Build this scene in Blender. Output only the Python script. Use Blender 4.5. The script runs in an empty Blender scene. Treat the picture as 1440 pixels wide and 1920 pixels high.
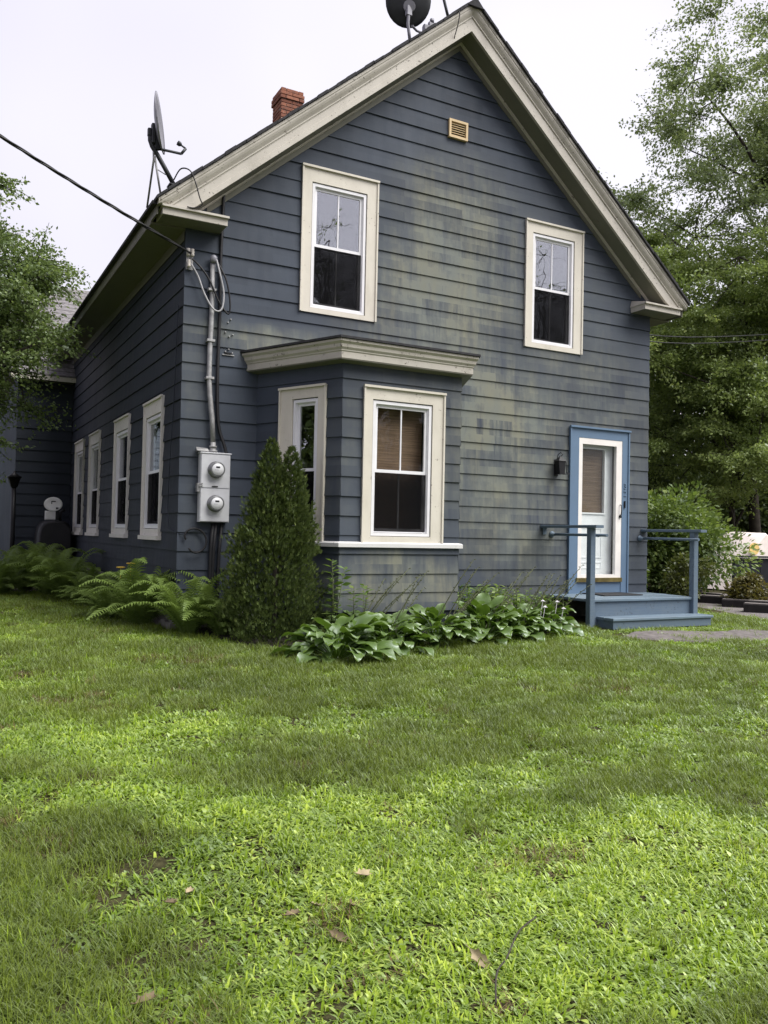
import bpy, bmesh, math, random
import numpy as np
from mathutils import Vector, Matrix, Quaternion, Euler

SC = bpy.context.scene
COL = SC.collection
rnd = random.Random(7)

# ------------------------------------------------------------------ camera
cam_d = bpy.data.cameras.new('camera')
cam = bpy.data.objects.new('camera', cam_d)
COL.objects.link(cam)
Rv = Vector((0.88056575, -0.47345211, 0.02114356))
Uv = Vector((-0.03118221, -0.0133627, 0.99942439))
Fv = Vector((0.47289706, 0.88071819, 0.02653002))
cam.matrix_world = Matrix(((Rv.x, Uv.x, -Fv.x, -2.5339), (Rv.y, Uv.y, -Fv.y, -9.7183), (Rv.z, Uv.z, -Fv.z, 0.6504), (0, 0, 0, 1)))
cam_d.sensor_fit = 'HORIZONTAL'
cam_d.sensor_width = 36.0
cam_d.lens = 36.0 * 1583.58 / 1440.0
cam_d.clip_start = 0.05
cam_d.clip_end = 800.0
SC.camera = cam

# ------------------------------------------------------------------ sky, sun, exposure
SUN_DIR = Vector((0.50, -0.62, 1.15)).normalized()      # towards the veiled sun
W = bpy.data.worlds.new('World')
SC.world = W
W.use_nodes = True
nt = W.node_tree
nt.nodes.clear()
wo = nt.nodes.new('ShaderNodeOutputWorld')
bg = nt.nodes.new('ShaderNodeBackground')
sky = nt.nodes.new('ShaderNodeTexSky')
sky.sky_type = 'NISHITA'
sky.sun_disc = False
sky.sun_elevation = math.asin(SUN_DIR.z)
sky.sun_rotation = math.atan2(SUN_DIR.x, SUN_DIR.y)
scl = nt.nodes.new('ShaderNodeVectorMath'); scl.operation = 'SCALE'; scl.inputs['Scale'].default_value = 0.06
nt.links.new(sky.outputs[0], scl.inputs[0])
tc = nt.nodes.new('ShaderNodeTexCoord')
nz = nt.nodes.new('ShaderNodeTexNoise'); nz.inputs['Scale'].default_value = 1.6; nz.inputs['Detail'].default_value = 3.0
nt.links.new(tc.outputs['Generated'], nz.inputs['Vector'])
cr = nt.nodes.new('ShaderNodeValToRGB')                 # the even overcast layer
cr.color_ramp.elements[0].position = 0.25; cr.color_ramp.elements[0].color = (0.188, 0.175, 0.212, 1)
cr.color_ramp.elements[1].position = 0.75; cr.color_ramp.elements[1].color = (0.285, 0.277, 0.302, 1)
sx = nt.nodes.new('ShaderNodeSeparateXYZ'); nt.links.new(tc.outputs['Generated'], sx.inputs[0])
mr = nt.nodes.new('ShaderNodeMapRange'); mr.inputs['From Min'].default_value = -.6; mr.inputs['From Max'].default_value = .9
mr.inputs['To Min'].default_value = -.35; mr.inputs['To Max'].default_value = .45
nt.links.new(sx.outputs[0], mr.inputs['Value'])
ad = nt.nodes.new('ShaderNodeMath'); ad.operation = 'MULTIPLY_ADD'; ad.inputs[1].default_value = .9      # veil thins towards the sun's side
nt.links.new(nz.outputs[0], ad.inputs[0]); nt.links.new(mr.outputs[0], ad.inputs[2])
nt.links.new(ad.outputs[0], cr.inputs[0])
mx = nt.nodes.new('ShaderNodeMix'); mx.data_type = 'RGBA'; mx.inputs[0].default_value = 0.93
nt.links.new(scl.outputs[0], mx.inputs[6]); nt.links.new(cr.outputs[0], mx.inputs[7])
nt.links.new(mx.outputs[2], bg.inputs['Color'])
bg.inputs['Strength'].default_value = 1.0
nt.links.new(bg.outputs[0], wo.inputs['Surface'])

sun_d = bpy.data.lights.new('sun', 'SUN')
sun_d.energy = 1.5
sun_d.angle = math.radians(50)
sun_d.color = (1.0, 0.97, 0.92)
sun = bpy.data.objects.new('sun', sun_d)
COL.objects.link(sun)
sun.rotation_euler = SUN_DIR.to_track_quat('Z', 'Y').to_euler()
SC.view_settings.view_transform = 'Standard'
SC.view_settings.look = 'None'
SC.view_settings.gamma = 1.0
SC.view_settings.use_curve_mapping = False
SC.view_settings.exposure = 1.9
SC.render.engine = 'CYCLES'
SC.cycles.max_bounces = 6
SC.cycles.diffuse_bounces = 3
SC.cycles.glossy_bounces = 3
SC.cycles.transmission_bounces = 3
SC.cycles.transparent_max_bounces = 12

# ------------------------------------------------------------------ materials
def newmat(name):
    m = bpy.data.materials.new(name); m.use_nodes = True
    n = m.node_tree; n.nodes.clear()
    out = n.nodes.new('ShaderNodeOutputMaterial')
    return m, n, out

class NT:
    """small node helper"""
    def __init__(s, n): s.n = n
    def node(s, t, **k):
        x = s.n.nodes.new(t)
        for a, b in k.items(): setattr(x, a, b)
        return x
    def link(s, a, b): s.n.links.new(a, b)
    def setin(s, sock, v):
        if isinstance(v, bpy.types.NodeSocket): s.link(v, sock)
        elif isinstance(v, (tuple, list)) and len(v) == 3 and sock.type == 'RGBA': sock.default_value = (*v, 1)
        else: sock.default_value = v
    def math(s, op, a, b=0.0, clamp=False):
        x = s.node('ShaderNodeMath', operation=op, use_clamp=clamp)
        s.setin(x.inputs[0], a); s.setin(x.inputs[1], b); return x.outputs[0]
    def mix(s, f, a, b, blend='MIX'):
        x = s.node('ShaderNodeMix', data_type='RGBA', blend_type=blend)
        s.setin(x.inputs[0], f); s.setin(x.inputs[6], a); s.setin(x.inputs[7], b); return x.outputs[2]
    def pos(s): return s.node('ShaderNodeNewGeometry').outputs['Position']
    def mapping(s, v, loc=(0, 0, 0), scale=(1, 1, 1), rot=(0, 0, 0)):
        x = s.node('ShaderNodeMapping'); s.link(v, x.inputs[0])
        x.inputs['Location'].default_value = loc; x.inputs['Scale'].default_value = scale; x.inputs['Rotation'].default_value = rot
        return x.outputs[0]
    def noise(s, v, scale=5, detail=3, rough=.5, dist=0.0):
        x = s.node('ShaderNodeTexNoise')
        if v is not None: s.link(v, x.inputs['Vector'])
        x.inputs['Scale'].default_value = scale; x.inputs['Detail'].default_value = detail
        x.inputs['Roughness'].default_value = rough; x.inputs['Distortion'].default_value = dist
        return x.outputs[0]
    def ramp(s, f, lo, hi, a=0.0, b=1.0, interp='LINEAR'):
        x = s.node('ShaderNodeMapRange', interpolation_type='SMOOTHSTEP' if interp == 'S' else 'LINEAR', clamp=True)
        s.link(f, x.inputs['Value']); x.inputs['From Min'].default_value = lo; x.inputs['From Max'].default_value = hi
        x.inputs['To Min'].default_value = a; x.inputs['To Max'].default_value = b
        return x.outputs[0]
    def bump(s, h, strength=.3, dist=.01):
        x = s.node('ShaderNodeBump'); s.link(h, x.inputs['Height'])
        x.inputs['Strength'].default_value = strength; x.inputs['Distance'].default_value = dist
        return x.outputs[0]
    def principled(s, color, rough=.6, metal=0.0, spec=.4, normal=None):
        x = s.node('ShaderNodeBsdfPrincipled')
        s.setin(x.inputs['Base Color'], color); s.setin(x.inputs['Roughness'], rough)
        s.setin(x.inputs['Metallic'], metal); s.setin(x.inputs['Specular IOR Level'], spec)
        if normal is not None: s.link(normal, x.inputs['Normal'])
        return x.outputs[0]

def plain(name, color, rough=.6, metal=0.0, spec=.4, var=.18, scale=8.0, bump=0.0, bscale=60.0):
    m, n, out = newmat(name); t = NT(n); p = t.pos()
    a = t.noise(p, scale, 4)
    c = t.mix(t.ramp(a, .3, .7), tuple(x * (1 - var) for x in color), tuple(min(1, x * (1 + var)) for x in color))
    nm = t.bump(t.noise(p, bscale, 3), bump, .004) if bump else None
    t.link(t.principled(c, rough, metal, spec, nm), out.inputs[0])
    return m

def siding_mat(name, base, stain=True):
    m, n, out = newmat(name); t = NT(n); p = t.pos()
    sep = t.node('ShaderNodeSeparateXYZ'); t.link(p, sep.inputs[0])
    x, y, z = sep.outputs
    # one 0.61 m shingle panel per cell, rows shifted by half a panel
    row = t.math('FLOOR', t.math('DIVIDE', t.math('ADD', z, 10.029), 0.22))
    half = t.math('MULTIPLY', t.math('MODULO', row, 2.0), 0.5)
    cell = t.math('FLOOR', t.math('ADD', t.math('DIVIDE', t.math('ADD', t.math('ADD', x, y), 20.0), 0.61), half))
    cv = t.node('ShaderNodeCombineXYZ'); t.link(cell, cv.inputs[0]); t.link(row, cv.inputs[1])
    wn = t.node('ShaderNodeTexWhiteNoise', noise_dimensions='2D'); t.link(cv.outputs[0], wn.inputs['Vector'])
    prand = wn.outputs[0]
    broad = t.noise(p, 0.9, 3)
    c = t.mix(t.ramp(broad, .35, .65), tuple(v * .85 for v in base), tuple(v * 1.18 for v in base))
    c = t.mix(t.math('MULTIPLY', prand, .25), c, tuple(v * 1.5 for v in base))
    # chalky vertical run marks, different on every panel
    cof = t.node('ShaderNodeCombineXYZ'); t.link(t.math('MULTIPLY', prand, 37.0), cof.inputs[0]); t.link(t.math('MULTIPLY', prand, 11.0), cof.inputs[2])
    pof = t.node('ShaderNodeVectorMath', operation='ADD'); t.link(p, pof.inputs[0]); t.link(cof.outputs[0], pof.inputs[1]); pp = pof.outputs[0]
    st = t.math('ADD', t.math('MULTIPLY', t.noise(t.mapping(pp, scale=(9, 9, 1.6)), 1.0, 4, .6), .32), t.math('MULTIPLY', t.noise(t.mapping(p, scale=(8, 8, .55)), 1.0, 5, .62), .68))
    fine = t.noise(t.mapping(pp, scale=(30, 30, 2.6)), 1.0, 2)
    zfrac = t.math('FRACT', t.math('DIVIDE', t.math('ADD', z, 10.029), 0.22))
    if stain:
        wob = t.noise(p, 1.3, 4, .6)
        wv = t.node('ShaderNodeVectorMath', operation='SCALE'); wv.inputs['Scale'].default_value = .55
        cw = t.node('ShaderNodeCombineXYZ')
        t.link(t.math('SUBTRACT', wob, .5), cw.inputs[0]); t.link(t.math('SUBTRACT', t.noise(p, 1.7, 3), .5), cw.inputs[2])
        t.link(cw.outputs[0], wv.inputs[0])
        pv = t.node('ShaderNodeVectorMath', operation='ADD'); t.link(p, pv.inputs[0]); t.link(wv.outputs[0], pv.inputs[1])
        tot = None
        for (cx, cz, rx, rz, w) in ((3.75, 4.55, 1.2, 1.6, 1.15), (3.1, 3.7, 1.3, .8, .9), (4.2, 2.55, 1.3, .8, 1.1), (1.2, 2.95, 1.3, .30, 1.2),
                                    (4.5, 1.4, 1.7, 1.6, .95), (2.25, .10, 1.4, .42, 1.5), (4.3, 3.2, 2.9, 2.7, .55), (6.6, 2.4, 1.2, 1.4, .5),
                                    (3.66, 2.0, .35, 1.2, .5), (0.12, 2.6, .25, .7, .45), (2.2, 1.4, 1.2, 1.2, .40), (6.6, 1.0, 1.0, 1.3, .5), (5.2, .3, .9, .9, .55), (.2, 1.2, .3, 1.2, .2)):
            mp = t.mapping(pv.outputs[0], loc=(-cx / rx, 0, -cz / rz), scale=(1 / rx, 0.0, 1 / rz))
            ln = t.node('ShaderNodeVectorMath', operation='LENGTH'); t.link(mp, ln.inputs[0])
            e = t.ramp(ln.outputs['Value'], .35, 1.15, w, 0.0, 'S')
            tot = e if tot is None else t.math('ADD', tot, e)
        front = t.ramp(y, .002, .05, 1.0, .0)
        tot = t.math('MULTIPLY', tot, front)
        k = t.math('ADD', t.math('MULTIPLY', t.ramp(st, .36, .65), .72), t.math('MULTIPLY', prand, .40))
        k = t.math('ADD', k, t.math('MULTIPLY', t.math('SUBTRACT', zfrac, .5), -.07))
        k = t.math('ADD', k, t.math('MULTIPLY', t.math('SUBTRACT', fine, .5), .16))
        blot = t.math('ADD', t.math('MULTIPLY', t.noise(pp, 3.0, 5, .65), .5), t.math('MULTIPLY', t.noise(p, 2.6, 5, .65), .5))
        k = t.math('MULTIPLY', k, t.ramp(blot, .34, .64, .35, 1.12))
        f = t.math('MULTIPLY', tot, k, True)
        warm = t.noise(t.mapping(p, scale=(3, 3, 1)), 1.0, 3)
        sc = t.mix(t.ramp(warm, .38, .66), (.165, .182, .162), (.205, .207, .155))
        c = t.mix(t.math('MULTIPLY', f, .92), c, sc)
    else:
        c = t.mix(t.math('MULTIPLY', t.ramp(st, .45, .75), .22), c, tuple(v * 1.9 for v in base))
    hh = t.noise(t.mapping(p, scale=(160, 160, 8)), 1.0, 2)
    nm = t.bump(hh, .18, .004)
    t.link(t.principled(c, t.ramp(st, .3, .7, .62, .8), 0, .28, nm), out.inputs[0])
    return m

def painted(name, col, dirt, chip, amount=.5, rough=.55, chipamt=.0, grain=None):
    m, n, out = newmat(name); t = NT(n); p = t.pos()
    a = t.noise(p, 2.3, 5, .6)
    b = t.noise(t.mapping(p, scale=(9, 9, 3)), 1.0, 5, .65)
    f = t.math('MULTIPLY', t.ramp(a, .36, .7), t.ramp(b, .3, .72), True)
    c = t.mix(t.math('MULTIPLY', f, amount), col, dirt)
    ch = t.noise(t.mapping(p, scale=(1.0, 1.0, 1.0)), 26.0, 4, .7)
    ch2 = t.noise(p, 3.1, 2)
    cf = t.math('MULTIPLY', t.ramp(ch, .655 - chipamt, .675 - chipamt), t.ramp(ch2, .46, .58), True)
    c = t.mix(cf, c, chip)
    if grain:
        gn = t.noise(t.mapping(p, scale=grain), 1.0, 4, .6)
        c = t.mix(t.math('MULTIPLY', t.ramp(gn, .45, .72), .55), c, dirt)
    nm = t.bump(gn if grain else t.noise(t.mapping(p, scale=(50, 50, 50)), 1.0, 4), .35 if grain else .25, .003)
    t.link(t.principled(c, rough, 0, .35, nm), out.inputs[0])
    return m

def leaf_mat(name, dark, light, young=None, trans=.42, gloss=.03, rough=.5, inst=False):
    m, n, out = newmat(name); t = NT(n)
    at = t.node('ShaderNodeAttribute'); at.attribute_name = 'tint'
    if inst: at.attribute_type = 'INSTANCER'
    f = at.outputs['Fac']
    if inst:
        a2 = t.node('ShaderNodeAttribute'); a2.attribute_name = 't2'
        f = t.math('ADD', t.math('MULTIPLY', f, .62), t.math('MULTIPLY', a2.outputs['Fac'], .42), True)
    big = t.noise(t.pos(), .7, 3)
    f2 = t.math('ADD', t.math('MULTIPLY', f, .72), t.math('MULTIPLY', t.ramp(big, .3, .7), .28), True)
    c = t.mix(f2, dark, light)
    if young: c = t.mix(t.ramp(f, .78, 1.0), c, young)
    d = t.node('ShaderNodeBsdfDiffuse'); t.link(c, d.inputs['Color'])
    tr = t.node('ShaderNodeBsdfTranslucent')
    t.link(t.mix(.5, c, t.mix(1.0, c, (1.2, 1.25, .45), 'MULTIPLY')), tr.inputs['Color'])
    s1 = t.node('ShaderNodeMixShader'); s1.inputs[0].default_value = trans
    t.link(d.outputs[0], s1.inputs[1]); t.link(tr.outputs[0], s1.inputs[2])
    g = t.node('ShaderNodeBsdfGlossy'); g.inputs['Roughness'].default_value = rough; g.inputs['Color'].default_value = (.8, .85, .9, 1)
    s2 = t.node('ShaderNodeMixShader')
    lw = t.node('ShaderNodeFresnel'); lw.inputs['IOR'].default_value = 1.4
    t.link(t.math('MULTIPLY', lw.outputs[0], gloss * 2.2, True), s2.inputs[0])
    t.link(s1.outputs[0], s2.inputs[1]); t.link(g.outputs[0], s2.inputs[2])
    t.link(s2.outputs[0], out.inputs[0])
    return m

def glass_mat(name, base=.14, k=.5):
    m, n, out = newmat(name); t = NT(n)
    tr = t.node('ShaderNodeBsdfTransparent'); tr.inputs[0].default_value = (.965, .975, .97, 1)
    g = t.node('ShaderNodeBsdfGlossy'); g.inputs['Roughness'].default_value = 0.0; g.inputs['Color'].default_value = (.95, .96, 1, 1)
    wv = t.noise(t.pos(), 2.2, 2)
    nm = t.bump(wv, .05, .03); t.link(nm, g.inputs['Normal'])
    ge = t.node('ShaderNodeNewGeometry'); dp = t.node('ShaderNodeVectorMath', operation='DOT_PRODUCT')
    t.link(ge.outputs['Normal'], dp.inputs[0]); t.link(ge.outputs['Incoming'], dp.inputs[1])
    sch = t.math('POWER', t.math('SUBTRACT', 1.0, t.math('ABSOLUTE', dp.outputs['Value'])), 5.0)
    s = t.node('ShaderNodeMixShader'); t.link(t.math('ADD', t.math('MULTIPLY', sch, k), base, True), s.inputs[0])
    t.link(tr.outputs[0], s.inputs[1]); t.link(g.outputs[0], s.inputs[2]); t.link(s.outputs[0], out.inputs[0])
    return m

def screen_mat(name):
    m, n, out = newmat(name); t = NT(n)
    tr = t.node('ShaderNodeBsdfTransparent')
    dd = t.node('ShaderNodeBsdfDiffuse'); dd.inputs[0].default_value = (.010, .010, .011, 1); d = dd.outputs[0]
    s = t.node('ShaderNodeMixShader')
    fz = t.noise(t.pos(), 3.0, 3)
    t.link(t.ramp(fz, .3, .7, .50, .66), s.inputs[0])
    t.link(tr.outputs[0], s.inputs[1]); t.link(d, s.inputs[2]); t.link(s.outputs[0], out.inputs[0])
    return m

def blind_mat(name):
    m, n, out = newmat(name); t = NT(n); p = t.pos()
    sep = t.node('ShaderNodeSeparateXYZ'); t.link(p, sep.inputs[0])
    w = t.math('SINE', t.math('MULTIPLY', sep.outputs[2], 520.0))
    n1 = t.noise(t.mapping(p, scale=(3, 3, 90)), 1.0, 3)
    f = t.math('ADD', t.math('MULTIPLY', w, .22), n1)
    c = t.mix(t.ramp(f, .25, .8), (.085, .055, .036), (.23, .155, .10))
    t.link(t.principled(c, .7, 0, .2), out.inputs[0])
    return m

def brick_mat(name):
    m, n, out = newmat(name); t = NT(n); p = t.pos()
    oi = t.node('ShaderNodeObjectInfo')
    c = t.mix(oi.outputs['Random'], (.19, .075, .05), (.34, .15, .095))
    c = t.mix(t.ramp(t.noise(p, 20, 4), .5, .75), c, (.12, .075, .065))
    c = t.mix(t.ramp(t.noise(p, 9, 3), .62, .72), c, (.42, .36, .30))
    t.link(t.principled(c, .9, 0, .2, t.bump(t.noise(p, 70, 3), .5, .006)), out.inputs[0])
    return m

def ground_mat(name):
    m, n, out = newmat(name); t = NT(n); p = t.pos()
    a = t.noise(p, 1.1, 4, .6); b = t.noise(p, 26, 4, .7)
    c = t.mix(t.ramp(b, .35, .65), (.028, .026, .013), (.070, .066, .030))
    c = t.mix(t.ramp(a, .58, .74), c, (.085, .065, .040))
    t.link(t.principled(c, .95, 0, .1, t.bump(b, .6, .03)), out.inputs[0])
    return m

M = {}
SIDE = (.047, .058, .077)
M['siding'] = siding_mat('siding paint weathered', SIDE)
M['siding_clean_shaded'] = siding_mat('siding paint', (.026, .032, .044), False)  # same unstained siding paint, darker: side-wall shade put into the base colour
M['wallcore'] = plain('wall sheathing', (.02, .024, .032), .9)
M['trim'] = painted('cream trim paint', (.66, .625, .54), (.42, .39, .315), (.13, .10, .075), .55, chipamt=.012)
M['trimwhite'] = painted('off-white side trim paint', (.72, .70, .65), (.45, .42, .36), (.14, .11, .085), .5, chipamt=.02)
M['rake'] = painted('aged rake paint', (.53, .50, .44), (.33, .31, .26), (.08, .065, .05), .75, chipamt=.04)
M['soffit'] = painted('shaded trim paint', (.175, .172, .135), (.115, .115, .085), (.09, .08, .06), .6)  # same trim paint, darkened and greened: eave shade and mildew in the colour
M['sillwhite'] = painted('white sill paint', (.66, .66, .65), (.42, .42, .40), (.2, .18, .15), .35)
M['vinyl'] = plain('white vinyl', (.78, .78, .80), .35, var=.04)
M['glass'] = glass_mat('window glass', .24, .8)
M['glass_low'] = glass_mat('door glass', .012, .5)
M['screen'] = screen_mat('insect screen')
M['blind'] = blind_mat('bamboo blind')
M['inside'] = plain('dark room', (.09, .085, .08), .9)
M['curtain'] = plain('pale curtain', (.45, .44, .42), .9)
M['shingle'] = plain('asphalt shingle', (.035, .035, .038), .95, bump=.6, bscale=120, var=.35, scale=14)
M['shingle_grey'] = plain('weathered grey shingle', (.19, .18, .185), .95, bump=.6, bscale=120, var=.3, scale=14)
M['stone'] = plain('foundation stone', (.20, .19, .18), .95, bump=.8, bscale=14, var=.4)
M['blue'] = painted('blue door paint', (.12, .19, .285), (.10, .15, .21), (.07, .09, .12), .5)
M['porch'] = painted('blue porch paint', (.10, .145, .20), (.14, .18, .21), (.06, .075, .09), .8, .6, .05, (2.5, 60, 60))
M['porchtop'] = painted('worn porch deck paint', (.15, .21, .265), (.09, .12, .15), (.24, .25, .24), .85, .5, .06, (2.5, 70, 70))
M['door'] = plain('white door paint', (.84, .86, .87), .4, var=.05)
M['storm'] = plain('almond storm frame', (.82, .79, .75), .4, var=.05)
M['brass'] = plain('worn brass', (.20, .16, .06), .45, .7, var=.3)
M['black'] = plain('black iron', (.012, .012, .014), .45, .3)
M['rubber'] = plain('black rubber', (.016, .016, .018), .6)
M['steel'] = plain('galvanised steel', (.33, .33, .33), .6, .45, var=.2, scale=20)
M['meterbox'] = plain('grey enamel', (.60, .61, .63), .45, .1, var=.08)
M['meterring'] = plain('meter glass ring', (.20, .205, .21), .25, .3, var=.2)
M['meterface'] = plain('meter face', (.70, .71, .72), .4, var=.08)
M['dish'] = plain('grey dish enamel', (.24, .24, .27), .45, .1, var=.1)
M['dishdark'] = plain('dark dish enamel', (.035, .038, .042), .5, .1, var=.2)
M['white'] = plain('white enamel', (.82, .82, .82), .4, var=.05)
M['vent'] = plain('tan vent plastic', (.62, .47, .26), .55, var=.08)
M['brick'] = brick_mat('chimney brick')
M['mortar'] = plain('mortar', (.26, .22, .19), .95)
M['insul'] = plain('porcelain', (.62, .58, .52), .3)
M['cable'] = plain('black cable', (.014, .014, .016), .5)
M['cablegrey'] = plain('grey cable', (.36, .36, .37), .5)
M['ground'] = ground_mat('lawn soil')
M['gravel'] = plain('grey gravel', (.17, .155, .15), .95, bump=.8, bscale=60, var=.35, scale=30)
M['path'] = plain('worn path', (.15, .135, .13), .95, bump=.7, bscale=40, var=.3, scale=12)
M['mulch'] = plain('dark bed soil', (.022, .018, .013), .95, bump=.8, bscale=50, var=.4, scale=18)
M['tie'] = plain('dark timber', (.018, .016, .016), .85, bump=.5, bscale=40, var=.4)
M['tietop'] = plain('grey timber top', (.22, .20, .19), .9, bump=.5, bscale=40, var=.3)
M['bark'] = plain('bark', (.045, .038, .030), .95, bump=.9, bscale=24, var=.4)
M['leaf_right'] = leaf_mat('maple leaves', (.13, .19, .055), (.39, .48, .17), (.48, .55, .21))
M['leaf_back'] = leaf_mat('dark woodland leaves', (.055, .085, .030), (.19, .25, .095))
M['leaf_tall'] = leaf_mat('tall tree leaves', (.125, .17, .08), (.32, .385, .19), (.38, .44, .22))
M['leaf_left'] = leaf_mat('left tree leaves', (.075, .115, .042), (.24, .32, .12), (.32, .40, .17))
M['leaf_shrub'] = leaf_mat('shrub leaves', (.055, .095, .024), (.22, .30, .08), (.33, .40, .14), gloss=.03)
M['leaf_olive'] = leaf_mat('olive shrub leaves', (.045, .06, .018), (.15, .17, .05))
M['leaf_peren'] = leaf_mat('perennial leaves', (.05, .10, .018), (.17, .26, .05), (.26, .34, .09))
M['leaf_bush'] = leaf_mat('ochre bush leaves', (.06, .062, .018), (.17, .15, .045), (.23, .18, .06))
M['arbor'] = leaf_mat('arborvitae sprays', (.030, .052, .016), (.115, .150, .045), (.20, .24, .08), trans=.2, gloss=.03)
M['hosta'] = leaf_mat('hosta leaves', (.045, .095, .014), (.135, .225, .036), (.22, .31, .07), trans=.28, gloss=.075, rough=.42)
M['fern'] = leaf_mat('fern fronds', (.075, .125, .030), (.23, .32, .085), (.32, .40, .12), trans=.38, gloss=.015)
M['stalk'] = plain('flower stalk', (.075, .085, .04), .7)
M['petal'] = plain('pale petals', (.75, .72, .78), .6)
M['yellow'] = plain('yellow petals', (.85, .58, .09), .6)
M['crab'] = leaf_mat('broad lawn grass', (.068, .125, .010), (.325, .470, .036), (.52, .64, .10), trans=.40, gloss=.06, inst=True)
M['finegrass'] = leaf_mat('fine lawn grass', (.085, .122, .018), (.265, .345, .052), None, trans=.35, gloss=.05, inst=True)
M['drygrass'] = leaf_mat('dry grass', (.10, .065, .030), (.23, .17, .08), None, trans=.3, gloss=.03, inst=True)
M['deadleaf'] = plain('fallen leaf', (.31, .255, .155), .8, var=.3, scale=30)
M['deadleaf2'] = plain('brown fallen leaf', (.14, .105, .06), .8, var=.3, scale=30)
M['twig'] = plain('twig bark', (.05, .042, .035), .9)
M['neighbour'] = plain('pale blue siding', (.38, .45, .52), .7, var=.12)
M['tarp'] = plain('pale tarp', (.82, .74, .68), .7, var=.08)
M['tarpyellow'] = plain('yellow patch', (.78, .55, .20), .7, var=.12)
M['fence'] = plain('dark navy board', (.010, .012, .018), .6, var=.2)
M['tank'] = plain('black tank paint', (.010, .010, .012), .5, var=.2)

# ------------------------------------------------------------------ mesh helpers
class Fr:
    """wall frame: u along the wall, d outward, z up"""
    def __init__(s, ox, oy, ux, uy):
        s.o = Vector((ox, oy, 0)); s.U = Vector((ux, uy, 0)).normalized(); s.n = Vector((s.U.y, -s.U.x, 0))
    def __call__(s, u, d, z): return s.o + s.U * u + s.n * d + Vector((0, 0, z))
WORLD = lambda x, y, z: Vector((x, y, z))

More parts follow.
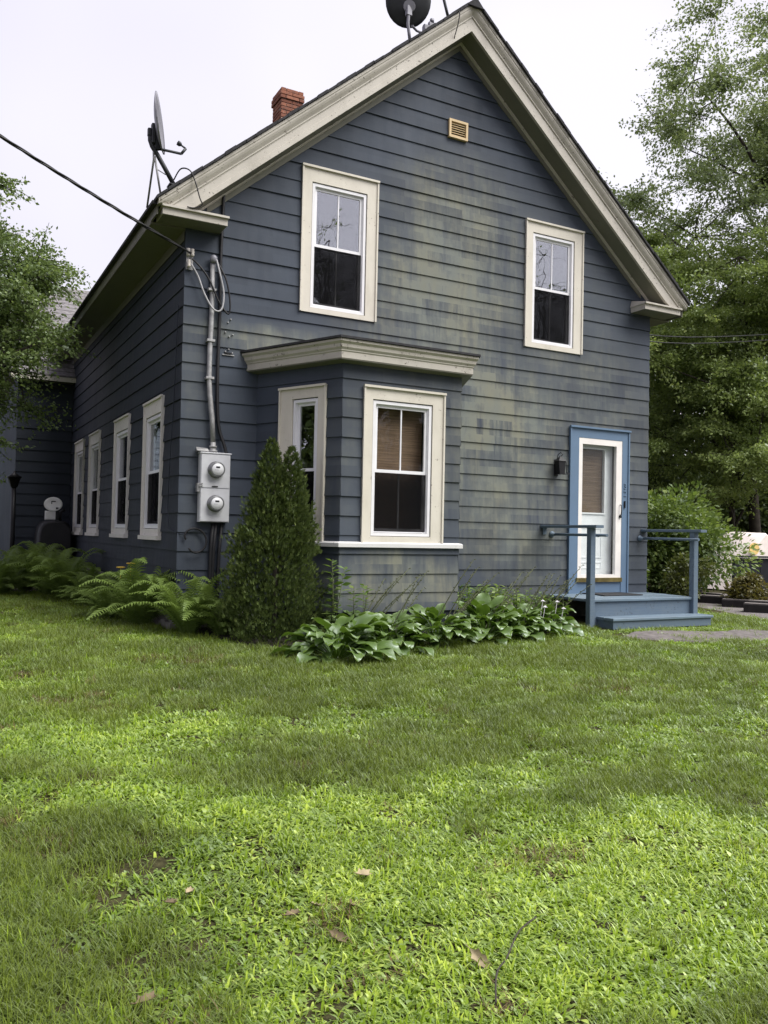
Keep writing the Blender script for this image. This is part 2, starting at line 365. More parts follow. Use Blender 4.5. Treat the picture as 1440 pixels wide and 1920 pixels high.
class MB:
    def __init__(s, fr=None): s.v = []; s.f = []; s.sm = []; s.fr = fr or WORLD
    def add(s, pts, faces, smooth=False, raw=False):
        b = len(s.v)
        s.v += [tuple(p) if raw else tuple(s.fr(*p)) for p in pts]
        for f in faces: s.f.append(tuple(b + i for i in f)); s.sm.append(smooth)
        return s
    def box(s, a0, a1, b0, b1, c0, c1):
        p = [(a0, b0, c0), (a1, b0, c0), (a1, b1, c0), (a0, b1, c0), (a0, b0, c1), (a1, b0, c1), (a1, b1, c1), (a0, b1, c1)]
        return s.add(p, [(0, 3, 2, 1), (4, 5, 6, 7), (0, 1, 5, 4), (1, 2, 6, 5), (2, 3, 7, 6), (3, 0, 4, 7)])
    def bbox(s, a0, a1, b0, b1, c0, c1, e=.006):
        """box with chamfered vertical and horizontal edges along its longest axis"""
        L = [a1 - a0, b1 - b0, c1 - c0]; ax = L.index(max(L))
        lo = [a0, b0, c0]; hi = [a1, b1, c1]; i, j = [k for k in range(3) if k != ax]
        e = min(e, .3 * (hi[i] - lo[i]), .3 * (hi[j] - lo[j]))
        sec = [(lo[i] + e, lo[j]), (hi[i] - e, lo[j]), (hi[i], lo[j] + e), (hi[i], hi[j] - e), (hi[i] - e, hi[j]), (lo[i] + e, hi[j]), (lo[i], hi[j] - e), (lo[i], lo[j] + e)]
        pts = []
        for w in (lo[ax], hi[ax]):
            for (p, q) in sec:
                r = [0, 0, 0]; r[ax] = w; r[i] = p; r[j] = q; pts.append(tuple(r))
        F = [tuple(range(8)), tuple(range(15, 7, -1))] + [(k, k + 8, (k + 1) % 8 + 8, (k + 1) % 8) for k in range(8)]
        return s.add(pts, F)
    def ring(s, u0, u1, z0, z1, w, d0, d1, wt=None, wb=None):
        """rectangular frame: two stiles and two rails butted end to end"""
        wt = w if wt is None else wt; wb = w if wb is None else wb
        s.box(u0, u0 + w, d0, d1, z0, z1); s.box(u1 - w, u1, d0, d1, z0, z1)
        s.box(u0 + w, u1 - w, d0, d1, z1 - wt, z1); s.box(u0 + w, u1 - w, d0, d1, z0, z0 + wb)
        return s
    def tube(s, pts, rad, n=8, cap=True):
        pts = [Vector(s.fr(*p)) for p in pts]; N = len(pts)
        rad = [rad] * N if not isinstance(rad, (list, tuple)) else rad
        b = len(s.v); up = None
        for i in range(N):
            d = (pts[min(i + 1, N - 1)] - pts[max(i - 1, 0)]).normalized()
            if up is None: up = Vector((0, 0, 1)) if abs(d.z) < .9 else Vector((1, 0, 0))
            x = d.cross(up)
            if x.length < 1e-4: x = d.orthogonal()
            x.normalize(); y = x.cross(d).normalized(); up = y
            for k in range(n):
                a = 2 * math.pi * k / n
                s.v.append(tuple(pts[i] + (x * math.cos(a) + y * math.sin(a)) * rad[i]))
        for i in range(N - 1):
            for k in range(n):
                s.f.append((b + i * n + k, b + i * n + (k + 1) % n, b + (i + 1) * n + (k + 1) % n, b + (i + 1) * n + k)); s.sm.append(True)
        if cap:
            s.f.append(tuple(b + k for k in range(n - 1, -1, -1))); s.sm.append(False)
            s.f.append(tuple(b + (N - 1) * n + k for k in range(n))); s.sm.append(False)
        return s
    def lathe(s, c, axis, prof, n=24):
        """prof: (distance along axis, radius)"""
        c = Vector(c); a = Vector(axis).normalized(); x = a.orthogonal().normalized(); y = a.cross(x)
        b = len(s.v)
        for (h, r) in prof:
            for k in range(n):
                t = 2 * math.pi * k / n
                s.v.append(tuple(c + a * h + (x * math.cos(t) + y * math.sin(t)) * r))
        for i in range(len(prof) - 1):
            for k in range(n):
                s.f.append((b + i * n + k, b + i * n + (k + 1) % n, b + (i + 1) * n + (k + 1) % n, b + (i + 1) * n + k)); s.sm.append(True)
        for i, o in ((0, -1), (len(prof) - 1, 1)):
            if prof[i][1] > 1e-4:
                q = [b + i * n + k for k in range(n)]
                s.f.append(tuple(q[::o])); s.sm.append(False)
        return s
    def extrude(s, poly, d0, d1):
        """poly of (u, z) extruded along d"""
        n = len(poly)
        return s.add([(u, d0, z) for u, z in poly] + [(u, d1, z) for u, z in poly],
                     [tuple(range(n)), tuple(range(2 * n - 1, n - 1, -1))] + [(i, i + n, (i + 1) % n + n, (i + 1) % n) for i in range(n)])
    def mesh(s, name):
        me = bpy.data.meshes.new(name); me.from_pydata(s.v, [], s.f)
        me.polygons.foreach_set('use_smooth', s.sm)
        bm = bmesh.new(); bm.from_mesh(me); bmesh.ops.recalc_face_normals(bm, faces=bm.faces); bm.to_mesh(me); bm.free()
        me.update(); return me
    def obj(s, name, mat, parent=None):
        return link(name, s.mesh(name), mat, parent)

def link(name, me, mat, parent=None):
    if mat is not None and not me.materials: me.materials.append(M[mat] if isinstance(mat, str) else mat)
    o = bpy.data.objects.new(name, me); COL.objects.link(o)
    if parent is not None: attach(o, parent)
    return o

LOC = {}
def attach(o, parent):
    """parent without moving: every mesh here is built in world coordinates"""
    o.parent = parent
    o.matrix_parent_inverse = Matrix.Translation(-Vector(LOC.get(parent.name, (0, 0, 0))))

def thing(name, label, cat, loc=(0, 0, 0), group=None):
    o = bpy.data.objects.new(name, None); COL.objects.link(o)
    o.location = loc; o.empty_display_size = .2; LOC[o.name] = tuple(loc)
    return tag(o, label, cat, group)

def tag(o, label, cat, group=None):
    o['label'] = label; o['category'] = cat
    if group: o['group'] = group
    return o

def np_mesh(name, V, F, attrs=None, smooth=False):
    V = np.asarray(V, np.float32); F = np.asarray(F, np.int32); k = F.shape[1]
    me = bpy.data.meshes.new(name)
    me.vertices.add(len(V)); me.vertices.foreach_set('co', V.ravel())
    me.loops.add(F.size); me.loops.foreach_set('vertex_index', F.ravel())
    me.polygons.add(len(F)); me.polygons.foreach_set('loop_start', np.arange(0, F.size, k, dtype=np.int32))
    if smooth: me.polygons.foreach_set('use_smooth', np.ones(len(F), bool))
    me.update(calc_edges=True); me.validate()
    for n, a in (attrs or {}).items():
        at = me.attributes.new(n, 'FLOAT', 'POINT'); at.data.foreach_set('value', np.asarray(a, np.float32))
    return me

def gz(x, y):
    t = min(max((-1.0 - y) / 8.7, 0), 1.5)
    e = min(max((x - 4.2) / 1.4, 0), 1); e = e * e * (3 - 2 * e) * min(max((-y - .3) / .8, 0), 1) * min(max((9.5 - x) / 1.5, 0), 1)
    return -.5 - .055 * e - .38 * t + .012 * math.sin(1.7 * x + .6) * math.sin(1.3 * y) + .008 * math.sin(4.1 * x + 2 * y)

# ------------------------------------------------------------------ ground
def ground():
    xs = np.concatenate([[-300, -120, -60, -30, -16], np.arange(-9, 14.01, .3), [18, 26, 40, 70, 130, 300]])
    ys = np.concatenate([[-300, -120, -60, -30, -16], np.arange(-11, 7.01, .3), [10, 16, 26, 40, 70, 130, 300]])
    V = [(x, y, gz(x, y)) for y in ys for x in xs]; n = len(xs)
    F = [(j * n + i, j * n + i + 1, (j + 1) * n + i + 1, (j + 1) * n + i) for j in range(len(ys) - 1) for i in range(n - 1)]
    me = np_mesh('lawn', V, F, smooth=True)
    o = link('lawn', me, 'ground'); o['kind'] = 'structure'; o['label'] = 'patchy green lawn in front of the house'
def sheet(name, poly, mat, lift, kind='structure', sub=8):
    bm = bmesh.new()
    vs = [bm.verts.new((x, y, 0)) for x, y in poly]; bm.faces.new(vs)
    bmesh.ops.triangulate(bm, faces=bm.faces)
    bmesh.ops.subdivide_edges(bm, edges=bm.edges, cuts=sub, use_grid_fill=True)
    for v in bm.verts:
        j = .05 * math.sin(v.co.x * 5.1 + v.co.y * 3.3)
        v.co.x += j * .6; v.co.y += j
        v.co.z = gz(v.co.x, v.co.y) + (lift if not v.is_boundary else -.03)
    me = bpy.data.meshes.new(name); bm.to_mesh(me); bm.free()
    o = link(name, me, mat); o['kind'] = kind; return o
ground()
sheet('driveway', [(10.6, 3.6), (14.5, 3.2), (13.0, -1.2), (10.8, -4.6), (8.1, -1.9), (8.55, -.74), (9.1, 1.1)], 'gravel', .018)
sheet('path', [(5.0, -1.80), (5.6, -1.38), (7.2, -1.62), (8.4, -1.75), (8.2, -2.3), (7.0, -2.55), (5.9, -2.42)], 'path', .02)
sheet('planting_bed', [(.1, -.7), (.1, .05), (.95, .02), (1.4, -1.2), (3.1, -1.2), (3.6, .0), (5.2, .0), (5.1, -1.0), (4.4, -1.55), (3.0, -1.75), (1.9, -2.05), (1.0, -2.2), (.5, -1.5)], 'mulch', .016)

# ------------------------------------------------------------------ the house
HW, HD = 7.368, 8.6            # width, depth
ZREF, CS = -0.029, 0.22        # course lines
APX, APZ, SL = 3.71, 7.85, 0.852
OV = .34
house = thing('house', 'dark blue-grey clapboard house with steep gable, bay window and cream trim', 'house', (3.68, 4.3, -.5))
def roof_z(x): return APZ - SL * abs(x - APX)

def bands(za, zb, xl, xr, openings):
    cuts = sorted({za, zb} | {z for o in openings for z in (o[2], o[3]) if za + 1e-5 < z < zb - 1e-5})
    res = []
    for p, q in zip(cuts[:-1], cuts[1:]):
        iv = [(None, None)]
        blocks = sorted((o[0], o[1]) for o in openings if o[2] < q - 1e-5 and o[3] > p + 1e-5)
        segs = []; cur = None
        for a, b in blocks: segs.append((cur, a)); cur = b
        segs.append((cur, None))
        for a, b in segs:
            l0, l1 = (xl(p), xl(q)) if a is None else (a, a)
            r0, r1 = (xr(p), xr(q)) if b is None else (b, b)
            if r0 - l0 < .004 and r1 - l1 < .004: continue
            r0 = max(r0, l0); r1 = max(r1, l1)
            res.append((p, q, l0, r0, l1, r1))
    return res

def wall_core(fr, zb, zt, xl, xr, openings, parent, name, thick=.15, kinks=()):
    mb = MB(fr); zs = sorted({zb, zt} | set(kinks))
    for a, b in zip(zs[:-1], zs[1:]):
        for (p, q, l0, r0, l1, r1) in bands(a, b, xl, xr, openings):
            mb.add([(l0, 0, p), (r0, 0, p), (r1, 0, q), (l1, 0, q), (l0, -thick, p), (r0, -thick, p), (r1, -thick, q), (l1, -thick, q)],
                   [(0, 1, 2, 3), (7, 6, 5, 4), (0, 4, 5, 1), (1, 5, 6, 2), (2, 6, 7, 3), (3, 7, 4, 0)])
    return mb.obj(name, 'wallcore', parent)

def siding(fr, zb, zt, zref, xl, xr, openings, parent, mat, kinks=()):
    k0 = math.floor((zb - zref) / CS + 1e-6)
    k = k0
    while zref + k * CS < zt - 1e-4:
        za, ze = zref + k * CS, zref + (k + 1) * CS
        a, b = max(za, zb), min(ze, zt)
        k += 1
        if b - a < .006: continue
        parts = []
        zs = sorted({a, b} | {z for z in kinks if a < z < b})
        for p, q in zip(zs[:-1], zs[1:]): parts += bands(p, q, xl, xr, openings)
        # connected pieces of this course
        comp = list(range(len(parts)))
        for i in range(len(parts)):
            for j in range(i):
                P, Q = parts[j], parts[i]
                if abs(P[1] - Q[0]) < 1e-6 and min(P[5], Q[3]) - max(P[4], Q[2]) > .005:
                    ci, cj = comp[i], comp[j]; comp = [cj if c == ci else c for c in comp]
        for c in sorted(set(comp)):
            mb = MB(fr); jd = rnd.uniform(-.0015, .0025); jz = rnd.uniform(-.003, .003); tilt = rnd.uniform(-.0007, .0007)
            for i, (p, q, l0, r0, l1, r1) in enumerate(parts):
                if comp[i] != c: continue
                D = lambda z: .004 + .0155 * (1 - (z - za) / CS) + jd
                zz = lambda u, z: z + (jz + tilt * u if abs(z - za) < 1e-4 else 0)
                mb.add([(l0, D(p), zz(l0, p)), (r0, D(p), zz(r0, p)), (r1, D(q), q), (l1, D(q), q), (l0, .0, zz(l0, p)), (r0, .0, zz(r0, p)), (r1, .0, q), (l1, .0, q)],
                       [(0, 1, 2, 3), (0, 4, 5, 1), (1, 5, 6, 2), (3, 7, 4, 0), (2, 6, 7, 3)])
            mb.obj('siding_board', mat, parent)

# wall frames
FRONT = Fr(0, 0, 1, 0)
LEFT = Fr(0, HD, 0, -1)
RIGHT = Fr(HW, 0, 0, 1)
BA, BB, BC, BD = (.91, 0), (1.475, -1.22), (3.04, -1.22), (3.605, 0)
BLEFT = Fr(*BA, BB[0] - BA[0], BB[1] - BA[1]); BLEN = math.hypot(BB[0] - BA[0], BB[1] - BA[1])
BFRONT = Fr(*BB, 1, 0); BW = BC[0] - BB[0]
BRIGHT = Fr(*BC, BD[0] - BC[0], BD[1] - BC[1])

def shrink(r, e): return (r[0] + e, r[1] - e, r[2] + e, r[3] - e)
W1C, W1U = (1.418, 2.484, 3.405, 5.245), (1.552, 2.326, 3.465, 5.052)
W2C, W2U = (4.895, 5.961, 3.396, 5.240), (5.022, 5.797, 3.465, 5.072)
DRC, DRU = (5.765, 6.935, -.172, 2.315), (5.936, 6.797, .03, 2.158)
BAYO = (.96, 3.55, -.20, 2.60)
LW = [(HD - y1, HD - y0, .575, 2.325) for y0, y1 in ((.805, 1.815), (2.80, 3.87), (5.21, 6.23), (6.90, 7.92))]
GL = lambda z: max(0.0, APX - (APZ - .38 - z) / SL) if z > 4.2 else 0.0
GR = lambda z: min(HW, APX + (APZ - .38 - z) / SL) if z > 4.2 else HW
ZK_L = APZ - .38 - SL * APX; ZK_R = APZ - .38 - SL * (HW - APX); ZTOP = APZ - .385
kn = (ZK_L, ZK_R)
fw = wall_core(FRONT, -.6, ZTOP, GL, GR, [shrink(W1U, .0), shrink(W2U, .0), DRU, BAYO], house, 'front_wall', kinks=kn)
fw_open = [shrink(W1C, .025), shrink(W2C, .025), shrink(DRC, .02), (BAYO[0] - .02, BAYO[1] + .02, -.3, 2.60), (3.575, 3.83, 6.15, 6.33)]
siding(FRONT, -.249, ZTOP - .03, ZREF, lambda z: GL(z) - (.02 if GL(z) <= 0 else 0), GR, fw_open, fw, 'siding', kn)
lu = [(a + .09, b - .09, .66, 2.13) for a, b, _, _ in LW]
lw = wall_core(LEFT, -.6, 4.22, lambda z: 0.0, lambda z: HD - .15, lu, house, 'left_wall')
siding(LEFT, ZREF, 4.18, ZREF, lambda z: 0.0, lambda z: HD - .001, [(a + .02, b - .02, .53, 2.30) for a, b, _, _ in LW], lw, 'siding_clean_shaded')
rw = wall_core(RIGHT, -.6, 4.22, lambda z: .15, lambda z: HD, [], house, 'right_wall')
siding(RIGHT, -.249, 4.18, ZREF, lambda z: .001, lambda z: HD, [], rw, 'siding_clean_shaded')
MB().box(.15, HW - .15, HD - .15, HD, -.6, 4.2).extrude([(0.1, 4.2), (HW - .1, 4.2), (APX, APZ - .45)], HD - .15, HD).obj('back_wall', 'siding_clean_shaded', house)
# floors close the dark rooms
MB().box(.15, HW - .15, .151, HD - .15, -.2, -.1).obj('floor_boards', 'inside', house)
MB().box(.15, HW - .15, .151, HD - .15, 2.62, 2.8).obj('upper_floor', 'inside', house)
MB().box(3.9, 4.0, .16, HD - .2, -.1, 2.6).box(3.9, 4.0, .16, HD - .2, 2.82, 4.9).obj('partition', 'inside', house)
# foundation under the left wall, uneven stones
fo = MB().box(-.05, .0, -.06, HD, -.75, -.06).obj('foundation', 'stone', house)
for i in range(34):
    y = -.05 + i * .255; h = rnd.uniform(.16, .24)
    for j in range(2):
        z0 = -.60 + j * .27; o = rnd.uniform(-.04, .04)
        MB().bbox(-.085 - rnd.uniform(0, .02), -.052, y + o, y + o + rnd.uniform(.21, .24), z0, z0 + h, .02).obj('stone', 'stone', fo)
MB().box(-.02, 1.4, -.035, -.0, -.75, -.252).obj('footing', 'stone', house)
MB().box(3.5, HW, -.035, 0, -.75, -.252).obj('footing', 'stone', house)

# ---- windows
def window(fr, cas, unit, parent, mat_c='trim', muntin=True, blind=None, screen=True, sill=False, zm=None, glass='glass', label=None, fw_=.042):
    u0, u1, z0, z1 = cas; a0, a1, b0, b1 = unit
    c = MB(fr)
    c.box(u0, a0, .0, .034, z0, z1); c.box(a1, u1, .0, .034, z0, z1)
    c.box(a0, a1, .0, .034, b1, z1)
    if b0 - z0 > .005: c.box(a0, a1, .0, .034, z0, b0)
    # raised back band on the outer edge and a drip cap over the head
    c.box(u0 - .004, u0 + .018, .034, .050, z0, z1 - .02); c.box(u1 - .018, u1 + .004, .034, .050, z0, z1 - .02)
    c.box(u0 - .008, u1 + .008, .036, .062, z1 - .02, z1 + .006)
    w = c.obj('window', mat_c, parent)
    if label: w['label'] = label
    if sill:
        MB(fr).box(u0 - .02, u1 + .02, .0, .075, z0 - .055, z0 - .001).obj('sill', mat_c, w)
    zm = zm if zm is not None else (b0 + b1) / 2
    MB(fr).ring(a0 + .010, a1 - .010, b0 + .006, b1 - .012, fw_ - .007, -.09, .022).ring(a0 + fw_ + .003, a1 - fw_ - .003, b0 + fw_ + .003, b1 - fw_ - .003, .010, -.08, .005).obj('frame', 'vinyl', w)
    g0, g1, h0, h1 = a0 + fw_ + .013, a1 - fw_ - .013, b0 + fw_ + .013, b1 - fw_ - .013
    for nm, y0, y1, d0, d1 in (('upper_sash', zm - .018, h1, -.034, -.010), ('lower_sash', h0, zm + .018, -.066, -.040)):
        MB(fr).ring(g0, g1, y0, y1, .030, d0, d1, .030, .036).obj(nm, 'vinyl', w)
        p0, p1, q0, q1 = g0 + .030, g1 - .030, y0 + .036, y1 - .030
        dm = (d0 + d1) / 2; cx = (p0 + p1) / 2
        if muntin:
            MB(fr).box(cx - .008, cx + .008, dm - .008, dm + .008, q0, q1).obj('muntin', 'vinyl', w)
            for e0, e1 in ((p0, cx - .008), (cx + .008, p1)):
                MB(fr).box(e0, e1, dm - .002, dm + .002, q0, q1).obj('pane', glass, w)
        else:
            MB(fr).box(p0, p1, dm - .002, dm + .002, q0, q1).obj('pane', glass, w)
    if screen:
        MB(fr).box(g0 + .008, g1 - .008, -.008, -.005, h0, zm - .02).obj('screen', 'screen', w)
    if blind:
        MB(fr).box(g0 - .02, g1 + .02, -.16, -.155, b0 + blind, h1 + .02).obj('blind', 'blind', w)
    return w
window(FRONT, W1C, W1U, house, label='larger-looking upper window left of the gable vent', zm=4.27)
window(FRONT, W2C, W2U, house, label='upper window above the front door', zm=4.28)
for i, (a, b, z0, z1) in enumerate(LW):
    window(LEFT, (a, b, z0, z1), (a + .09, b - .09, .66, 2.13), house, 'trimwhite', muntin=False, sill=True, glass='glass_low', zm=1.40 if i < 2 else 1.33,
           label=('first', 'second', 'third', 'fourth')[i] + ' tall window from the front corner on the side wall', fw_=.05)

# ---- bay window
BO_F = (1.842 - BB[0], 2.636 - BB[0], .628, 2.182)
BO_FC = (1.728 - BB[0], 2.800 - BB[0], .558, 2.33)
BO_SU = (.612, 1.009, .628, 2.20)
BO_SC = (.411, 1.125, .558, 2.335)
z_b, z_t = -.6, 2.60
def bay_wall(fr, L, ops, cops, nm):
    mb = MB(fr)
    for (p, q, l0, r0, l1, r1) in bands(z_b, z_t, lambda z: 0.0, lambda z: L, ops):
        mb.add([(l0, 0, p), (r0, 0, p), (r1, 0, q), (l1, 0, q), (l0, -.10, p), (r0, -.10, p), (r1, -.10, q), (l1, -.10, q)],
               [(0, 1, 2, 3), (7, 6, 5, 4), (0, 4, 5, 1), (1, 5, 6, 2), (2, 6, 7, 3), (3, 7, 4, 0)])
    o = mb.obj(nm, 'wallcore', house)
    siding(fr, -.23, .50, -.015, lambda z: -.006, lambda z: L + .006, [], o, 'siding')
    siding(fr, .545, 2.585, -.028, lambda z: -.006, lambda z: L + .006, cops, o, 'siding')
    return o
bay_wall(BLEFT, BLEN, [BO_SU], [shrink(BO_SC, .02)], 'bay_side_wall')
bay_wall(BFRONT, BW, [BO_F], [shrink(BO_FC, .02)], 'bay_front_wall')
bay_wall(BRIGHT, BLEN, [], [], 'bay_side_wall')
window(BFRONT, BO_FC, BO_F, house, blind=.02, zm=1.375, label='front bay window with bamboo blind', glass='glass_low', screen=True)
window(BLEFT, BO_SC, BO_SU, house, muntin=False, zm=1.375, label='narrow side bay window behind the arborvitae', glass='glass')

def offset_poly(d, y_in=0.0):
    """bay outline pushed outward by d, ends on the wall plane"""
    k = d / math.cos(math.atan2(BB[0] - BA[0], 1.22)) if d else 0
    def ln(P, Q):
        v = Vector((Q[0] - P[0], Q[1] - P[1])).normalized(); n = Vector((v.y, -v.x)); return Vector(P) + n * d, v
    p1, v1 = ln(BA, BB); p2, v2 = ln(BB, BC); p3, v3 = ln(BC, BD)
    def isect(p, v, q, w):
        t = ((q - p).x * w.y - (q - p).y * w.x) / (v.x * w.y - v.y * w.x); return p + v * t
    a = isect(p1, v1, Vector((0, y_in)), Vector((1, 0))); b = isect(p1, v1, p2, v2); c = isect(p2, v2, p3, v3); e = isect(p3, v3, Vector((0, y_in)), Vector((1, 0)))
    return [a, b, c, e]
def bay_ring(prof, name, mat, parent, closed=True):
    """profile of (outward offset, z) swept round the three faces of the bay"""
    mb = MB(); rings = [[(p.x, p.y, z) for p in offset_poly(d)] for d, z in prof]
    n = len(prof); pts = [q for r in rings for q in r]
    F = []
    for i in range(n if closed else n - 1):
        j = (i + 1) % n
        for k in range(3): F.append((i * 4 + k, i * 4 + k + 1, j * 4 + k + 1, j * 4 + k))
    if closed: F += [tuple(i * 4 for i in range(n)), tuple(i * 4 + 3 for i in range(n - 1, -1, -1))]
    mb.add(pts, F); return mb.obj(name, mat, parent)
cp = offset_poly(-.03)
MB().add([(p.x, p.y, 2.575) for p in cp] + [(p.x, p.y, 2.60) for p in cp], [(0, 1, 2, 3), (7, 6, 5, 4), (0, 4, 5, 1), (1, 5, 6, 2), (2, 6, 7, 3), (3, 7, 4, 0)]).obj('bay_ceiling', 'inside', house)
cp = offset_poly(-.06)
MB().add([(p.x, p.y, -.05) for p in cp] + [(p.x, p.y, .0) for p in cp], [(0, 1, 2, 3), (7, 6, 5, 4), (0, 4, 5, 1), (1, 5, 6, 2), (2, 6, 7, 3), (3, 7, 4, 0)]).obj('bay_floor', 'inside', house)
bc = bay_ring([(.02, 2.565), (.135, 2.585), (.135, 2.655), (.145, 2.665), (.145, 2.675), (.165, 2.70), (.17, 2.735), (.195, 2.76), (.195, 2.785), (.02, 2.785)], 'bay_cornice', 'rake', house)
bay_ring([(.0, 2.553), (.13, 2.572), (.13, 2.580), (.0, 2.563)], 'bay_soffit', 'soffit', bc)
br = MB()
op = offset_poly(.215)
top = [(p.x, p.y, 2.815) for p in op]; low = [(p.x, p.y, 2.790) for p in op]; ap = [(1.25, .0, 2.93), (1.75, -.45, 3.0), (2.78, -.45, 3.0), (3.25, .0, 2.93)]
ap = [(p.x, p.y, 2.87) for p in offset_poly(-.35)]
br.add(top + low + ap, [(0, 1, 5, 4), (1, 2, 6, 5), (2, 3, 7, 6), (0, 8, 9, 1), (1, 9, 10, 2), (2, 10, 11, 3), (8, 11, 10, 9), (4, 5, 6, 7)])
br.obj('bay_roof', 'shingle', house)
bay_ring([(.0, .502), (.058, .502), (.058, .545), (.045, .556), (.0, .565)], 'bay_sill', 'sillwhite', house)

# ---- roof, rakes, eaves
X0, X1, Y1 = -.42, 7.80, HD + .36
def rake_poly(x0, x1, y0, y1, dz0, dz1, mb):
    """solid following the roof line between two vertical offsets"""
    for a, b in ((x0, APX), (APX, x1)):
        za, zb_ = roof_z(a), roof_z(b)
        mb.add([(a, y0, za + dz0), (b, y0, zb_ + dz0), (b, y0, zb_ + dz1), (a, y0, za + dz1), (a, y1, za + dz0), (b, y1, zb_ + dz0), (b, y1, zb_ + dz1), (a, y1, za + dz1)],
               [(0, 1, 2, 3), (7, 6, 5, 4), (0, 4, 5, 1), (2, 6, 7, 3)] + ([(3, 7, 4, 0)] if a == x0 else []) + ([(1, 5, 6, 2)] if b == x1 else []))
roof = MB(); rake_poly(X0 - .03, X1 + .03, -.385, Y1 + .02, -.012, .02, roof); roof = roof.obj('roof', 'shingle', house)
# ragged shingle tabs along the front edge
sh = MB()
for sgn in (-1, 1):
    L = (APX - X0 + .03) if sgn < 0 else (X1 + .03 - APX)
    n = int(L / .125)
    for i in range(n):
        a = APX + sgn * L * i / n; b = APX + sgn * L * (i + .97) / n
        h = .026 + rnd.uniform(0, .016); yy = -.392 - rnd.uniform(0, .016); dr = rnd.uniform(-.006, .003)
        za, zb_ = roof_z(a), roof_z(b)
        sh.add([(a, yy, za + dr), (b, yy, zb_ + dr - .006), (b, yy, zb_ + h), (a, yy, za + h), (a, -.2, za + .0), (b, -.2, zb_ - .0), (b, -.2, zb_ + h), (a, -.2, za + h)],
               [(0, 1, 2, 3), (7, 6, 5, 4), (0, 4, 5, 1), (2, 6, 7, 3), (3, 7, 4, 0), (1, 5, 6, 2)])
sh.obj('shingle_edge', 'shingle', roof)
MB().box(APX - .12, APX + .12, -.40, Y1 + .02, APZ - .09, APZ - .085).add([(APX - .13, -.41, APZ - .09), (APX, -.41, APZ + .045), (APX + .13, -.41, APZ - .09), (APX - .13, Y1, APZ - .09), (APX, Y1, APZ + .045), (APX + .13, Y1, APZ - .09)], [(0, 1, 2), (3, 5, 4), (0, 3, 4, 1), (1, 4, 5, 2)]).obj('ridge_cap', 'shingle', roof)

def rake_profile(prof, name, mat, parent, x0=X0, x1=X1):
    mb = MB(); n = len(prof)
    for a, b in ((x0, APX), (APX, x1)):
        K = 30; xs = [a + (b - a) * k / K for k in range(K + 1)]
        pts = [(x, y, max(roof_z(x) + dz, 4.262)) for x in xs for y, dz in prof]      # dies into the eave return
        F = [(k * n + i, k * n + (i + 1) % n, (k + 1) * n + (i + 1) % n, (k + 1) * n + i) for k in range(K) for i in range(n)]
        if a == x0: F.append(tuple(range(n)))
        else: F.append(tuple(range((K + 1) * n - 1, K * n - 1, -1)))
        mb.add(pts, F)
    return mb.obj(name, mat, parent)
rk = rake_profile([(-.29, -.014), (-.372, -.014), (-.372, -.052), (-.362, -.062), (-.360, -.085), (-.348, -.115), (-.330, -.145), (-.318, -.165), (-.318, -.182), (-.306, -.188), (-.306, -.196), (-.29, -.196)], 'rake_crown', 'rake', house)
rake_profile([(-.285, -.17), (-.303, -.197), (-.303, -.300), (-.311, -.304), (-.311, -.372), (-.27, -.372), (-.27, -.17)], 'rake_board', 'rake', house)
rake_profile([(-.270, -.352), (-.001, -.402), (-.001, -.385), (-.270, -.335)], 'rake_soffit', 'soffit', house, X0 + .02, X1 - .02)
rake_profile([(-.026, -.425), (-.058, -.412), (-.060, -.395), (-.026, -.405)], 'bed_moulding', 'rake', house, .05, HW - .05)
rake_profile([(-.001, -.500), (-.027, -.500), (-.027, -.404), (-.001, -.404)], 'frieze_board', 'soffit', house, .22, HW - .22)
# eave returns
for (a, b, nm) in ((X0 + .06, .385, 'left'), (6.952, X1 - .10, 'right')):
    r = MB().box(a, b, -.318, .0, 4.172, 4.25).obj('eave_return', 'rake', house)
    MB().add([(a - .012, -.350, 4.251), (b + .012, -.350, 4.251), (b + .012, .0, 4.251), (a - .012, .0, 4.251), (a - .012, -.350, 4.275), (b + .012, -.350, 4.275), (b - .02, -.01, 4.36), (a + .02, -.01, 4.36)],
             [(0, 3, 2, 1), (0, 1, 5, 4), (4, 5, 6, 7), (1, 2, 6, 5), (2, 3, 7, 6), (3, 0, 4, 7)]).obj('return_cap', 'rake', r)
    MB().box(a + .01, b - .01, -.312, -.005, 4.166, 4.1715).obj('return_soffit', 'soffit', r)
# side eaves: boxed soffit, fascia, frieze, drip edge
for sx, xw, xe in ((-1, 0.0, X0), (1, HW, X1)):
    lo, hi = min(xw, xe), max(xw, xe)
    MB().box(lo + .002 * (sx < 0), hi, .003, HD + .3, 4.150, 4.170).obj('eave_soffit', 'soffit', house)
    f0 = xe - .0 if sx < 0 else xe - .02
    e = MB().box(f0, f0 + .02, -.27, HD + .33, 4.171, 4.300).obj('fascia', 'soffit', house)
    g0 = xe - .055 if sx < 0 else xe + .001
    MB().box(g0, g0 + .054, -.30, HD + .34, 4.268, 4.305).obj('shaded_eave_crown', 'shingle', house)  # crown takes the dark shingle colour; eave shade is put into it
    w0 = -.030 if sx < 0 else HW + .024
    MB().box(w0, w0 + .006, .02, HD, 4.03, 4.149).obj('eave_frieze', 'soffit', house)
